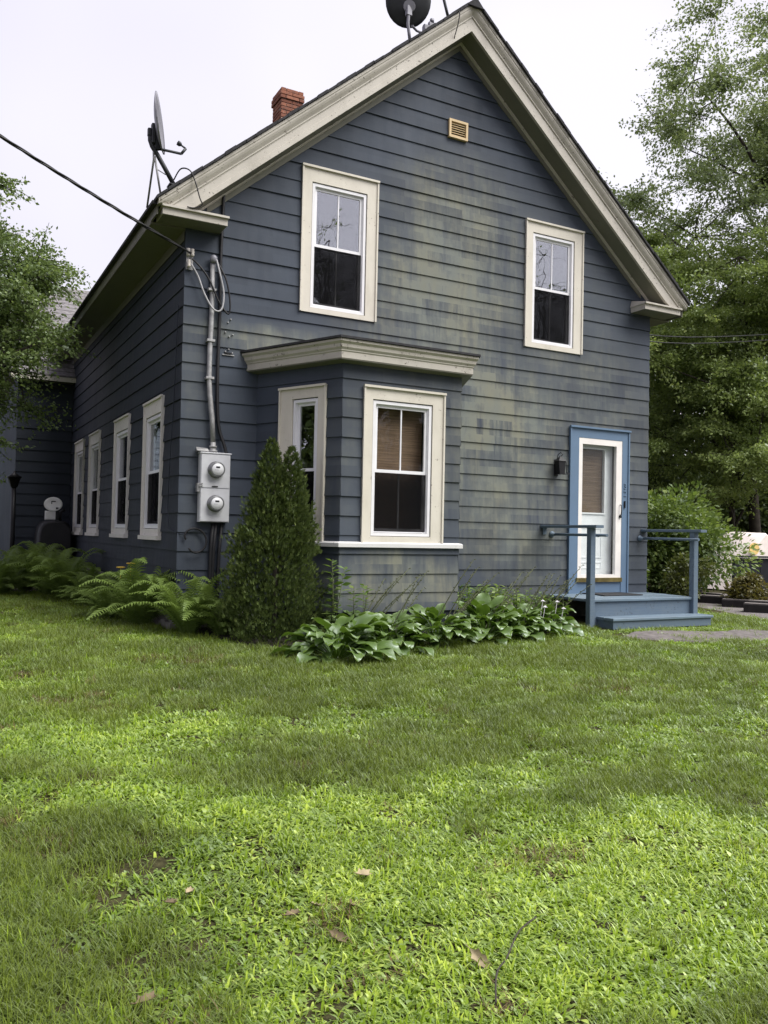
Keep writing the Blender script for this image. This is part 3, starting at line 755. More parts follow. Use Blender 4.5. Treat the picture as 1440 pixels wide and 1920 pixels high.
# gable vent
gv = MB(FRONT).ring(3.548, 3.852, 6.108, 6.362, .032, .0, .05).obj('gable_vent', 'vent', house)
MB(FRONT).box(3.58, 3.82, .0, .008, 6.14, 6.33).obj('vent_back', 'black', gv)
for i in range(6):
    z = 6.143 + i * .0315
    MB(FRONT).add([(3.582, .012, z + .010), (3.818, .012, z + .010), (3.818, .034, z), (3.582, .034, z), (3.582, .012, z + .016), (3.818, .012, z + .016), (3.818, .036, z + .010), (3.582, .036, z + .010)],
                  [(0, 1, 2, 3), (7, 6, 5, 4), (0, 4, 5, 1), (1, 5, 6, 2), (2, 6, 7, 3), (3, 7, 4, 0)]).obj('louvre', 'vent', gv)
# chimney of single bricks
CX0, CX1, CY0, CY1, CT = 2.64, 3.04, 4.02, 4.45, 8.43
ch = MB().box(CX0 + .012, CX1 - .012, CY0 + .012, CY1 - .012, 6.2, CT - .01).obj('chimney', 'mortar', house)
bl, bh = .20, .064
row = 0; z = 6.85
brick_cache = {}
def brick(sx, sy, sz, x, y, z, e=.004):
    key = (round(sx, 3), round(sy, 3), round(sz, 3))
    if key not in brick_cache:
        me = MB().bbox(-sx / 2, sx / 2, -sy / 2, sy / 2, -sz / 2, sz / 2, e).mesh('brick'); me.materials.append(M['brick']); brick_cache[key] = me
    o = link('brick', brick_cache[key], None); attach(o, ch); o.parent = ch
    o.matrix_parent_inverse = Matrix()
    o.location = (x, y, z); o.rotation_euler = (0, 0, rnd.uniform(-.015, .015))
while z < CT - .02:
    fl = .022 if z > CT - .22 else 0
    if z > CT - .085: fl = .006
    a0, a1, c0, c1 = CX0 - fl, CX1 + fl, CY0 - fl, CY1 + fl
    nx = 2
    if row % 2 == 0: xs = [(a0, (a0 + a1) / 2 - .005), ((a0 + a1) / 2 + .005, a1)]
    else: xs = [(a0, a0 + .09), (a0 + .10, a1 - .10), (a1 - .09, a1)]
    for p, q in xs:
        for yy in (c0 + .048, c1 - .048): brick(q - p, .096, bh - .010, (p + q) / 2, yy, z + bh / 2)
    m0, m1 = c0 + .102, c1 - .102
    for xx in (a0 + .048, a1 - .048): brick(.096, m1 - m0 - .004, bh - .010, xx, (m0 + m1) / 2, z + bh / 2)
    z += bh + .002; row += 1

# ---- front door
dt = MB(FRONT)
u0, u1, z0, z1 = DRC; a0, a1, b0, b1 = DRU
dt.box(u0, a0, .0, .040, z0, z1).box(a1, u1, .0, .040, z0, z1).box(a0, a1, .0, .040, b1, z1)
dt.box(u0 - .012, u1 + .012, .041, .072, z1 - .016, z1 + .012).box(u0 - .005, u0 + .02, .041, .055, z0, z1 - .017).box(u1 - .02, u1 + .005, .041, .055, z0, z1 - .017)
dt.box(a0, a1, .0, .030, z0, .028)
door = dt.obj('front_door', 'blue', house); door['label'] = 'blue-trimmed front door with almond storm frame'
MB(FRONT).box(a0 - .03, a1 + .005, .031, .062, .004, .066).obj('threshold', 'brass', door)
MB(FRONT).box(a0 + .002, 6.008, -.02, .036, .067, b1 - .002).box(6.682, a1 - .002, -.02, .036, .067, b1 - .002).box(6.008, 6.682, -.02, .036, 2.068, b1 - .002).box(6.008, 6.682, -.02, .036, .067, .115).obj('storm_door', 'storm', door)
MB(FRONT).box(6.009, 6.681, .002, .006, .116, 2.067).obj('storm_pane', 'glass_low', door)
dr = MB(FRONT)
dr.box(5.94, 6.06, -.14, -.095, .04, 2.13).box(6.56, 6.72, -.14, -.095, .04, 2.13).box(6.06, 6.56, -.14, -.095, 2.02, 2.13).box(6.06, 6.56, -.14, -.095, .04, 1.04)
dl = dr.obj('door_leaf', 'door', door)
MB(FRONT).ring(6.045, 6.575, 1.025, 2.035, .022, -.095, -.078).obj('lite_trim', 'door', door)
MB(FRONT).box(6.06, 6.56, -.112, -.108, 1.04, 2.02).obj('door_pane', 'glass_low', door)
MB(FRONT).box(6.055, 6.565, -.150, -.145, 1.03, 2.03).obj('blind', 'blind', door)
for (p, q, r, s) in ((6.10, 6.52, .20, .30), (6.10, 6.52, .36, .82)):
    MB(FRONT).ring(p, q, r, s, .016, -.0948, -.088).obj('door_moulding', 'door', door)
MB(FRONT).box(6.722, 6.79, -.16, -.02, .04, 2.14).obj('jamb', 'inside', door)
MB(FRONT).tube([(6.765, .036, 1.02), (6.765, .066, 1.03), (6.765, .070, 1.10), (6.765, .066, 1.17), (6.765, .036, 1.18)], .008, 6).lathe(FRONT(6.765, .036, 1.0), (0, -1, 0), [(0, .022), (.02, .022), (.022, 0)], 12).obj('door_handle', 'black', door)
MB(FRONT).bbox(6.838, 6.864, .041, .060, 1.135, 1.24, .006).obj('doorbell', 'black', door)
MB(FRONT).lathe(FRONT(6.065, -.09, 1.96), (0, -1, 0), [(0, .045), (.006, .045), (.008, .038), (.0085, 0)], 18).obj('suction_hook', 'white', door)
def text_mesh(body, size, ext):
    cu = bpy.data.curves.new('digit', 'FONT'); cu.body = body; cu.size = size; cu.extrude = ext; cu.bevel_depth = .002
    o = bpy.data.objects.new('digit', cu); COL.objects.link(o)
    bpy.context.view_layer.update()
    me = bpy.data.meshes.new_from_object(o.evaluated_get(bpy.context.evaluated_depsgraph_get()))
    bpy.data.objects.remove(o); bpy.data.curves.remove(cu); return me
for ch_, zz in (('3', 1.425), ('2', 1.315)):
    me = text_mesh(ch_, .12, .006); me.materials.clear(); me.materials.append(M['blue'])
    me.transform(Matrix.Translation((6.83, -.044, zz)) @ Matrix.Rotation(math.pi / 2, 4, 'X'))
    link('house_number', me, None, door)

# ---- rear wing with its own roof
WING = Fr(-1.05, 8.62, 1, 0)
ww = wall_core(WING, -.6, 3.72, lambda z: 0.0, lambda z: 1.05, [], house, 'rear_wing_wall')
siding(WING, -.249, 3.70, ZREF + .03, lambda z: -.02, lambda z: 1.03, [], ww, 'siding_clean_shaded')
MB().box(-1.05, -.90, 8.78, 14.6, -.6, 3.72).extrude([(-1.05, 0), (-1.05, 0.01), (-.9, .01)], 9, 9.1).obj('rear_wing_gable', 'siding_clean_shaded', house)
rr = MB().add([(-1.25, 8.40, 3.70), (3.0, 8.40, 3.70), (3.0, 11.6, 6.36), (-1.25, 11.6, 6.36), (-1.25, 14.8, 3.70), (3.0, 14.8, 3.70),
               (-1.25, 8.40, 3.62), (3.0, 8.40, 3.62), (3.0, 11.6, 6.26), (-1.25, 11.6, 6.26), (-1.25, 14.8, 3.62), (3.0, 14.8, 3.62)],
              [(0, 1, 2, 3), (3, 2, 5, 4), (6, 9, 8, 7), (9, 10, 11, 8), (0, 6, 7, 1), (0, 3, 9, 6), (3, 4, 10, 9), (4, 5, 11, 10), (1, 7, 8, 2), (2, 8, 11, 5)]).obj('rear_wing_roof', 'shingle_grey', house)
for i in range(24):
    t0, t1 = i / 24, (i + 1.12) / 24
    y0, y1, q0, q1 = 8.385 + 3.2 * t0, 8.385 + 3.2 * t1, 3.70 + 2.66 * t0, 3.70 + 2.66 * t1
    d = rnd.uniform(-.006, .006)
    MB().add([(-1.27 + d, y0, q0 + .004), (1.2, y0, q0 + .004), (1.2, y0, q0 + .030), (-1.27 + d, y0, q0 + .030), (-1.27 + d, y1, q1 + .012), (1.2, y1, q1 + .012)],
             [(0, 1, 2, 3), (3, 2, 5, 4), (0, 3, 4), (1, 5, 2)]).obj('shingle_course', 'shingle_grey', rr)
MB().box(-1.22, .0, 8.36, 8.384, 3.60, 3.69).obj('rear_fascia', 'trim', house)
MB().box(-1.2, -.03, 8.385, 8.60, 3.60, 3.612).obj('rear_soffit', 'soffit', house)

# ------------------------------------------------------------------ porch
po = thing('porch', 'small blue wooden porch with step and handrails at the front door', 'porch', (6.3, -.5, -.55))
Dz = -.165
for i in range(7):
    y = -1.02 + i * .143
    MB().bbox(5.31, 7.34, y, y + .137, Dz - .035, Dz + rnd.uniform(-.002, .002), .005).obj('deck_board', 'porchtop', po)
MB().box(5.37, 7.235, -.985, -.955, -.52, Dz - .036).obj('riser', 'porch', po)
MB().box(7.29, 7.32, -.93, -.04, -.40, Dz - .036).obj('side_skirt', 'porch', po)
for x0, x1, zt in ((5.280, 5.368, .795), (7.238, 7.330, .775)):
    MB().bbox(x0, x1, -1.050, -.962, gz(x0, -1) - .05, zt, .006).obj('post', 'porch', po)
MB().bbox(5.250, 5.385, -1.18, -.012, .796, .836, .006).obj('top_rail', 'porch', po)
MB().bbox(7.225, 7.350, -1.18, .05, .776, .816, .006).obj('top_rail', 'porch', po)
MB().bbox(5.285, 5.355, -.032, -.024, .70, .795, .003).obj('rail_bracket', 'porch', po)
for x, z in ((5.455, .705), (7.195, .675)):
    h = MB().tube([(x, -.09, z), (x, -.6, z - .002), (x, -1.17, z - .004)], .021, 10).obj('handrail', 'porch', po)
    MB().lathe((x, -.025, z), (0, -1, 0), [(0, .045), (.012, .045), (.02, .024), (.085, .022)], 14).obj('rail_flange', 'porch', h)
    xp = 5.368 if x < 6 else 7.238
    MB().box(min(x, xp), max(x, xp), -1.02, -.99, z - .03, z - .018).obj('bracket_arm', 'porch', h)
st = MB()
for i in range(2):
    MB().bbox(5.45, 7.345, -1.315 + i * .168, -1.315 + i * .168 + .162, -.437, -.400, .006).obj('tread', 'porchtop', po)
MB().box(5.47, 7.325, -1.29, -1.262, -.545, -.438).obj('step_fascia', 'porch', po)
MB().box(5.47, 5.498, -1.261, -.99, -.545, -.438).obj('step_side', 'porch', po)
MB().box(7.297, 7.325, -1.261, -.99, -.545, -.438).obj('step_side', 'porch', po)
for x in (5.6, 6.9):
    MB().bbox(x, x + .2, -1.22, -1.02, gz(x, -1.2) - .05, -.55, .01).obj('support_block', 'stone', po)
mt = MB().bbox(5.97, 6.72, -.58, -.10, Dz + .003, Dz + .016, .005).obj('doormat', 'rubber'); tag(mt, 'dark rubber doormat lying on the porch deck', 'doormat')

# wall lantern beside the door
wl = thing('wall_lantern', 'small black lantern on the siding left of the door', 'lantern', (5.52, -.06, 1.55))
MB(FRONT).bbox(5.485, 5.555, .016, .030, 1.56, 1.80, .004).obj('back_plate', 'black', wl)
MB(FRONT).extrude([(5.475, 1.58), (5.565, 1.58), (5.585, 1.77), (5.455, 1.77)], .06, .16).add([(5.445, .05, 1.77), (5.595, .05, 1.77), (5.595, .175, 1.77), (5.445, .175, 1.77), (5.52, .11, 1.85)], [(0, 1, 2, 3), (0, 1, 4), (1, 2, 4), (2, 3, 4), (3, 0, 4)]).obj('lantern_body', 'black', wl)
MB(FRONT).tube([(5.52, .03, 1.78), (5.52, .06, 1.87), (5.535, .10, 1.90), (5.55, .13, 1.87), (5.53, .11, 1.84)], .006, 6).obj('hook', 'black', wl)
MB(FRONT).tube([(5.585, .11, 1.78), (5.605, .15, 1.76), (5.605, .15, 1.60), (5.64, .19, 1.59), (5.56, .12, 1.58)], .005, 6).obj('scroll', 'black', wl)

# ------------------------------------------------------------------ electric service
em = thing('electric_meter_panel', 'grey double electric meter box on the front corner wall', 'meter', (.38, -.08, .75))
F1 = FRONT
MB(F1).bbox(.200, .555, .022, .125, .752, 1.545, .006).obj('enclosure', 'meterbox', em)
MB(F1).bbox(.192, .563, .022, .140, 1.5455, 1.562, .004).obj('rain_lid', 'meterbox', em)
for p, q in ((.762, 1.138), (1.152, 1.536)):
    MB(F1).bbox(.206, .549, .1255, .137, p, q, .004).obj('cover', 'meterbox', em)
for zc in (.968, 1.362):
    mm = MB(F1).lathe(F1(.378, .137, zc), (0, -1, 0), [(0, .098), (.016, .098), (.018, .090), (.075, .088), (.082, .080)], 28).obj('meter', 'meterring', em)
    MB(F1).lathe(F1(.378, .2185, zc), (0, -1, 0), [(0, .070), (.004, .068), (.0045, 0)], 28).obj('dial', 'meterface', mm)
    MB(F1).box(.355, .402, .2232, .2245, zc + .014, zc + .034).obj('readout', 'black', mm)
    MB(F1).box(.338, .385, .2232, .2242, zc - .010, zc - .006).obj('nameplate', 'dish', mm)
MB(F1).bbox(.335, .405, .138, .148, 1.160, 1.172, .003).obj('latch', 'black', em)
MB(F1).bbox(.168, .199, .05, .12, 1.10, 1.20, .004).box(.185, .225, .138, .15, 1.165, 1.175).box(.185, .225, .138, .15, 1.19, 1.20).obj('hasp', 'steel', em)
MB(F1).add([(.165, .03, 1.57), (.30, .03, 1.57), (.30, .12, 1.57), (.165, .12, 1.57), (.17, .03, 1.625), (.30, .04, 1.615), (.29, .1, 1.60), (.15, .12, 1.585)], [(0, 3, 2, 1), (4, 5, 6, 7), (0, 1, 5, 4), (1, 2, 6, 5), (2, 3, 7, 6), (3, 0, 4, 7)]).obj('bent_flashing', 'steel', em)
hub = MB(F1).lathe(F1(.352, .085, 1.562), (0, 0, 1), [(0, .052), (.03, .052), (.032, .038), (.06, .038), (.062, .046), (.08, .046), (.082, .03), (.12, .03)], 18).obj('hub', 'steel', em)
sm = thing('service_mast', 'grey steel conduit mast running from meter box to weatherhead', 'conduit', (.33, -.06, 1.6))
MB(F1).tube([(.352, .085, 1.66), (.335, .080, 1.95), (.300, .070, 2.25), (.288, .065, 2.45), (.290, .06, 2.8), (.302, .055, 3.15), (.302, .052, 3.5), (.300, .05, 3.80)], .029, 10).obj('pipe', 'steel', sm)
for zc in (2.42, 2.86, 3.46):
    MB(F1).bbox(.248, .340, .02, .098, zc, zc + .03, .004).obj('strap', 'steel', sm)
MB(F1).lathe(F1(.300, .06, 3.80), (.05, -.35, 1), [(0, .034), (.03, .044), (.07, .040), (.09, .015), (.092, 0)], 14).obj('weatherhead', 'dish', sm)
def cable_obj(name, pts, r, mat, label, cat='cable', group=None, n=6):
    # smooth Catmull-Rom through pts
    P = [Vector(p) for p in pts]; Q = []
    for i in range(len(P) - 1):
        a, b, c, d = P[max(i - 1, 0)], P[i], P[i + 1], P[min(i + 2, len(P) - 1)]
        for k in range(6):
            t = k / 6; Q.append(.5 * ((2 * b) + (c - a) * t + (2 * a - 5 * b + 4 * c - d) * t * t + (3 * b - a - 3 * c + d) * t ** 3))
    Q.append(P[-1])
    o = MB().tube(Q, r, n).obj(name, mat); return tag(o, label, cat, group)
cable_obj('service_loop', [(.33, -.10, 3.83), (.37, -.13, 3.65), (.42, -.12, 3.45), (.41, -.12, 3.28), (.36, -.12, 3.22), (.28, -.12, 3.26), (.19, -.10, 3.42), (.12, -.09, 3.60), (.04, -.07, 3.74)], .011, 'cablegrey', 'pale grey cable looping from weatherhead to corner insulator')
cable_obj('service_loop', [(.32, -.09, 3.84), (.44, -.12, 3.62), (.50, -.11, 3.38), (.50, -.10, 3.22), (.44, -.10, 3.25), (.36, -.10, 3.36), (.25, -.10, 3.58), (.14, -.09, 3.72), (.05, -.07, 3.80)], .011, 'cable', 'black cable hanging in a wide loop beside the weatherhead')
cable_obj('riser_cable', [(.415, -.03, 4.72), (.412, -.035, 4.4), (.40, -.035, 3.9), (.405, -.04, 3.3), (.395, -.045, 2.6), (.405, -.045, 2.1), (.43, -.05, 1.85), (.49, -.07, 1.66), (.515, -.08, 1.565)], .020, 'cable', 'thick black cable down the wall right of the mast')
ins = thing('insulator_rack', 'porcelain cable insulators on the front corner under the eave', 'insulator', (.03, -.06, 3.75))
MB(F1).bbox(-.012, .072, .024, .034, 3.68, 3.93, .004).obj('plate', 'steel', ins)
for u in (.005, .055):
    MB(F1).lathe(F1(u, .065, 3.83), (0, 0, 1), [(0, .016), (.02, .022), (.03, .016), (.05, .022), (.07, .016), (.085, .02), (.09, 0)], 12).obj('porcelain_spool', 'insul', ins)
MB(F1).lathe(F1(.015, .065, 3.70), (0, 0, 1), [(0, .016), (.02, .022), (.03, .016), (.05, .022), (.07, .016), (.085, .02), (.09, 0)], 12).obj('porcelain_spool', 'insul', ins)
# triplex line from the street, twisted
def triplex():
    A = Vector((.03, -.085, 3.86)); B = Vector((-10.5, -2.9, 8.55)); n = 260
    mb = MB()
    for k in range(3):
        pts = []
        for i in range(n + 1):
            t = i / n; p = A.lerp(B, t); p.z -= .45 * 4 * t * (1 - t)
            a = 2 * math.pi * (t * 15 + k / 3)
            d = (B - A).normalized(); x = d.cross(Vector((0, 0, 1))).normalized(); y = x.cross(d)
            r = .0095 if t > .03 else .0095 * t / .03
            pts.append(p + (x * math.cos(a) + y * math.sin(a)) * r)
        mb.tube(pts, .0105, 5)
    o = mb.obj('service_drop', 'cable'); tag(o, 'black twisted overhead power line crossing the sky to the house corner', 'power line')
triplex()
for i, (dz, zz) in enumerate(((0, 5.12), (0, 4.98))):
    cable_obj('utility_wire', [(7.45, 2.2, zz - .55 + i * .02), (12, 3.4, zz), (20, 5.2, zz + 1.6)], .012, 'cable', ('upper' if i == 0 else 'lower') + ' thin wire running right from the house into the trees', 'wire')
# conduits and coil under the meters
for i, (x, zt, zb_) in enumerate(((.365, .75, -.45), (.40, .75, -.42), (.47, .75, -.45))):
    o = MB(F1).tube([(x + .02, .06, zt), (x, .055, .45), (x - .005 * i, .05, .1), (x + .004, .05, zb_)], (.020, .020, .020, .020), 8).obj('ground_conduit', 'rubber')
    tag(o, ('left', 'middle', 'right')[i] + ' dark conduit running down from the meter box to the ground', 'conduit', 'conduits below the meter box')
coil = []
for i in range(40):
    a = math.radians(210 - i * 9.5); coil.append((.17 + .115 * math.cos(a) + .001 * i, -.045 - .001 * i, .60 + .11 * math.sin(a) - .003 * i))
o = MB().tube(coil, .012, 6).obj('cable_coil', 'rubber'); tag(o, 'coil of dark cable hanging on the wall left of the conduits', 'cable')
cable_obj('wall_wire', [(-.035, .17, 3.30), (-.04, .20, 2.7), (-.035, .27, 2.1), (-.04, .36, 1.4), (-.035, .40, .9), (-.04, .3, .68), (-.03, .05, .62), (.05, -.05, .60)], .006, 'siding_clean_shaded', 'thin painted wire down the side wall near the corner')
# leftover screws / hardware on the siding
hw = thing('cable_bracket', 'cluster of bare screws and broken bracket on siding above bay roof', 'bracket', (.6, -.02, 2.8))
for (x, z) in ((.545, 3.17), (.512, 3.13), (.485, 3.01), (.53, 2.965), (.575, 2.99), (.49, 2.78), (.53, 2.81), (.575, 2.77)):
    MB(F1).lathe(F1(x, .012, z), (0, -1, 0), [(0, .010), (.014, .010), (.018, .006), (.0185, 0)], 8).obj('screw', 'steel', hw)
MB(F1).bbox(.485, .56, .016, .035, 2.752, 2.772, .003).obj('bracket_bar', 'black', hw)
MB(F1).bbox(.455, .60, .016, .026, 2.735, 2.750, .003).obj('flange', 'steel', hw)

# ------------------------------------------------------------------ satellite dishes
def reflector(mb, c, nrm, r, depth, tall=1.08, n=28, rings=6):
    nrm = Vector(nrm).normalized(); up = Vector((0, 0, 1)); x = up.cross(nrm).normalized(); y = nrm.cross(x)
    c = Vector(c); b = len(mb.v)
    for sd, off in ((0, 0.0), (1, -.012)):
        for i in range(rings + 1):
            q = i / rings
            for k in range(n):
                a = 2 * math.pi * k / n
                mb.v.append(tuple(c + x * (r * q * math.cos(a)) + y * (r * tall * q * math.sin(a)) + nrm * (depth * (q * q - 1) + off)))
        for i in range(rings):
            for k in range(n):
                o = b + sd * (rings + 1) * n
                mb.f.append((o + i * n + k, o + i * n + (k + 1) % n, o + (i + 1) * n + (k + 1) % n, o + (i + 1) * n + k)); mb.sm.append(True)
    o2 = b + (rings + 1) * n
    for k in range(n):
        mb.f.append((b + rings * n + k, b + rings * n + (k + 1) % n, o2 + rings * n + (k + 1) % n, o2 + rings * n + k)); mb.sm.append(False)
    return mb
sd = thing('satellite_dish', 'grey satellite dish seen edge-on at the left end of the roof', 'satellite dish', (-.19, -.15, 4.60))
dn = Vector((.94, -.36, .12))
dc = Vector((-.375, -.15, 5.255))
reflector(MB(), dc, dn, .31, .05).obj('reflector', 'dish', sd)
MB().bbox(-.475, -.43, -.19, -.11, 5.00, 5.22, .01).bbox(-.515, -.476, -.18, -.12, 5.08, 5.16, .01).add([(-.445, -.18, 5.22), (-.445, -.12, 5.22), (-.405, -.12, 5.24), (-.405, -.18, 5.24), (-.43, -.18, 4.93), (-.43, -.12, 4.93), (-.375, -.12, 4.95), (-.375, -.18, 4.95)], [(0, 1, 2, 3), (7, 6, 5, 4), (0, 4, 5, 1), (1, 5, 6, 2), (2, 6, 7, 3), (3, 7, 4, 0)]).obj('back_bracket', 'dishdark', sd)
MB().tube([(-.49, -.15, 5.12), (-.485, -.15, 5.03), (-.46, -.15, 4.965), (-.41, -.15, 4.90), (-.33, -.15, 4.78), (-.20, -.15, 4.575)], .026, 10).obj('mast', 'dishdark', sd)
MB().tube([(-.41, -.15, 4.955), (-.25, -.16, 4.955), (-.135, -.165, 4.953)], .016, 8).tube([(-.135, -.165, 4.953), (-.085, -.165, 5.025)], .016, 8).tube([(-.085, -.165, 5.025), (-.155, -.165, 5.06)], .011, 8).obj('feed_arm', 'dishdark', sd)
MB().lathe((-.135, -.165, 5.052), (-.9, 0, .4), [(0, .014), (.02, .028), (.05, .028), (.055, 0)], 12).obj('feed_horn', 'dishdark', sd)
MB().tube([(-.445, -.15, 4.93), (-.44, -.15, 4.82), (-.42, .22, 4.40)], .012, 6).tube([(-.43, -.15, 4.86), (-.34, -.10, 4.46)], .012, 6).tube([(-.40, -.13, 4.73), (-.30, -.15, 4.68)], .006, 6).obj('strut', 'steel', sd)
MB().bbox(-.27, -.12, -.22, -.08, 4.56, 4.575, .004).obj('foot_plate', 'dishdark', sd)
cable_obj('dish_cable', [(-.22, -.20, 4.62), (-.17, -.30, 4.72), (-.09, -.385, 4.69), (-.03, -.395, 4.58), (.03, -.395, 4.40), (.06, -.385, 4.33), (-.02, -.36, 4.285), (-.10, -.355, 4.285)], .008, 'cable', 'black cable hanging from the dish over the rake trim')
s2 = thing('satellite_dish', 'dark satellite dish seen from behind near the roof peak', 'satellite dish', (2.80, -.2, 7.12))
d2 = Vector((.42, .86, .30)).normalized()
c2 = Vector((2.80, -.16, 7.68))
reflector(MB(), c2, d2, .30, .05).obj('reflector', 'dishdark', s2)
MB().tube([(2.82, -.2, 7.10), (2.79, -.215, 7.22), (2.765, -.225, 7.33), (2.77, -.23, 7.45), (2.775, -.232, 7.52)], .022, 10).obj('mast', 'dish', s2)
MB().bbox(2.735, 2.815, -.255, -.19, 7.44, 7.56, .01).lathe((2.775, -.235, 7.56), d2, [(-.02, .075), (.0, .08), (.03, .06), (.035, 0)], 14).obj('back_bracket', 'dish', s2)
MB().tube([(2.86, -.17, 7.36), (3.0, -.05, 7.40), (3.25, .10, 7.50)], .016, 8).obj('feed_arm', 'dish', s2)
MB().bbox(3.17, 3.27, .02, .10, 7.50, 7.60, .02).bbox(3.25, 3.34, .03, .09, 7.57, 7.66, .02).lathe((3.30, .06, 7.66), (0, 0, 1), [(0, .03), (.05, .03), (.055, 0)], 10).obj('feed_horn', 'dish', s2)
am = thing('antenna_mast', 'short dark mast standing on the roof just left of the peak', 'mast', (3.38, -.2, 7.58))
MB().tube([(3.42, -.2, 7.56), (3.36, -.2, 7.74), (3.28, -.2, 7.98), (3.24, -.2, 8.3)], .02, 8).obj('pole', 'dishdark', am)
MB().bbox(3.34, 3.50, -.26, -.14, 7.58, 7.60, .004).obj('foot_plate', 'dishdark', am)
cable_obj('rake_cable', [(3.40, -.25, 7.63), (3.44, -.40, 7.62), (3.44, -.395, 7.48), (3.43, -.33, 7.33), (3.42, -.29, 7.27), (3.30, -.17, 7.15), (3.12, -.06, 6.96)], .007, 'cable', 'thin dark cable hanging over the rake below the roof peak')

# ------------------------------------------------------------------ foliage generators
def unit(a): return a / np.maximum(np.linalg.norm(a, axis=-1, keepdims=True), 1e-9)
def leaves(name, P, D, N, S, w=.28, fold=.10, tint=None, rng=None):
    """folded diamond leaves: P base, D direction, N normal, S size"""
    D = unit(D); N = unit(N - D * (N * D).sum(1, keepdims=True)); X = np.cross(D, N); S = S[:, None]
    V = np.stack([P, P + S * (.45 * D - w * X + fold * N), P + S * D, P + S * (.45 * D + w * X + fold * N)], 1).reshape(-1, 3)
    F = np.arange(len(V)).reshape(-1, 4)
    t = rng.random(len(P)) if tint is None else tint
    return np_mesh(name, V, F, {'tint': np.repeat(t, 4)})

def branch_path(rg, a, b, sag=.0, wob=.1, n=6):
    a = Vector(a); b = Vector(b); L = (b - a).length; out = []
    o1 = Vector((rg.uniform(-1, 1), rg.uniform(-1, 1), rg.uniform(-.3, .6))) * wob * L
    for i in range(n + 1):
        t = i / n; p = a.lerp(b, t) + o1 * math.sin(math.pi * t) + Vector((0, 0, -sag * L * t * t)); out.append(p)
    return out

def make_tree(name, base, top, crown, label, mat, seed, nclump=60, per=420, leaf=.12, flat=.38, csize=.9, limbs=12, trunk_r=.22, low=-1.0, group=None, dens=None, droop=.3, lean=0.0):
    """crown: centre and radii of the volume; clumps of leaves hang on limbs inside it"""
    rg = random.Random(seed); rng = np.random.default_rng(seed)
    base = Vector(base); c = Vector(crown[0]); R = crown[1]
    t = thing(name, label, 'tree', tuple(base), group)
    tp = Vector(top)
    tr = branch_path(rg, base, tp, 0, .05, 8)
    mb = MB(); mb.tube(tr, [trunk_r * (1 - .8 * i / 8) for i in range(9)], 9)
    cents = []
    while len(cents) < nclump:
        v = Vector((rg.gauss(0, 1), rg.gauss(0, 1), rg.gauss(0, 1))).normalized() * (rg.random() ** .42)
        if v.z < low: continue
        cents.append(Vector((c.x + v.x * R[0] + lean * v.z * R[2], c.y + v.y * R[1], c.z + v.z * R[2])))
    mains = []
    for i in range(limbs):
        e = cents[i]; k = min(8, max(2, int(8 * (e.z - base.z) / max(.1, tp.z - base.z) * .62)))
        pth = branch_path(rg, tr[k], e, .08, .10, 7); mains.append(pth)
        r0 = trunk_r * .42 * (1 - .5 * k / 8)
        mb.tube(pth, [r0 * (1 - .85 * j / 7) + .006 for j in range(8)], 6)
    for e in cents[limbs:]:
        best = min(((q - e).length, mi, j) for mi, pth in enumerate(mains) for j, q in enumerate(pth[2:]))
        q = mains[best[1]][best[2] + 2]
        pth = branch_path(rg, q, e, .05, .12, 4); mb.tube(pth, [.022 * (1 - .7 * j / 4) for j in range(5)], 5, False)
    mb.obj('trunk', 'bark', t)
    mt_ = MB(); Ps, Ds, Ns, Ts = [], [], [], []
    for e in cents:
        n = int(per * rg.uniform(.6, 1.4)); s = csize * rg.uniform(.65, 1.3)
        out = unit(np.array([[e.x - c.x, e.y - c.y, 0.0]]))[0] if (e - c).length > .1 else np.zeros(3)
        m = 16
        tw = unit(rng.normal(0, 1, (m, 3)) * np.array([1, 1, flat]) + out * .55); tl = s * rng.uniform(.45, 1.15, m)
        for k in range(0, m, 2):
            q1 = np.array(e) + tw[k] * tl[k] * .55; q2 = np.array(e) + tw[k] * tl[k] + np.array([0, 0, -droop * tl[k] * .35])
            mt_.tube([tuple(e), tuple(q1), tuple(q2)], [.010, .006, .003], 3, False)
        w = rng.integers(0, m, n); u_ = rng.random(n) ** .75
        ax = tw[w]; g = ax * (tl[w] * u_)[:, None]
        g[:, 2] -= droop * tl[w] * u_ ** 2 * .35
        g += rng.normal(0, .085 * max(s, .5), (n, 3)) * np.array([1, 1, .55])
        p = np.array(e) + g
        d = unit(ax * .7 + rng.normal(0, .6, (n, 3)) + np.array([0, 0, -.25]))
        nn = np.array([0, 0, .8]) + rng.normal(0, .75, (n, 3))
        Ps.append(p); Ds.append(d); Ns.append(nn); Ts.append(np.clip(rng.normal(rg.uniform(.3, .65), .2, n), 0, 1))
    P = np.concatenate(Ps); n = len(P)
    me = leaves('crown', P, np.concatenate(Ds), np.concatenate(Ns), leaf * rng.uniform(.6, 1.25, n), .30, .06, np.concatenate(Ts))
    link('crown', me, mat, t)
    mt_.obj('twigs', 'bark', t)
    return t

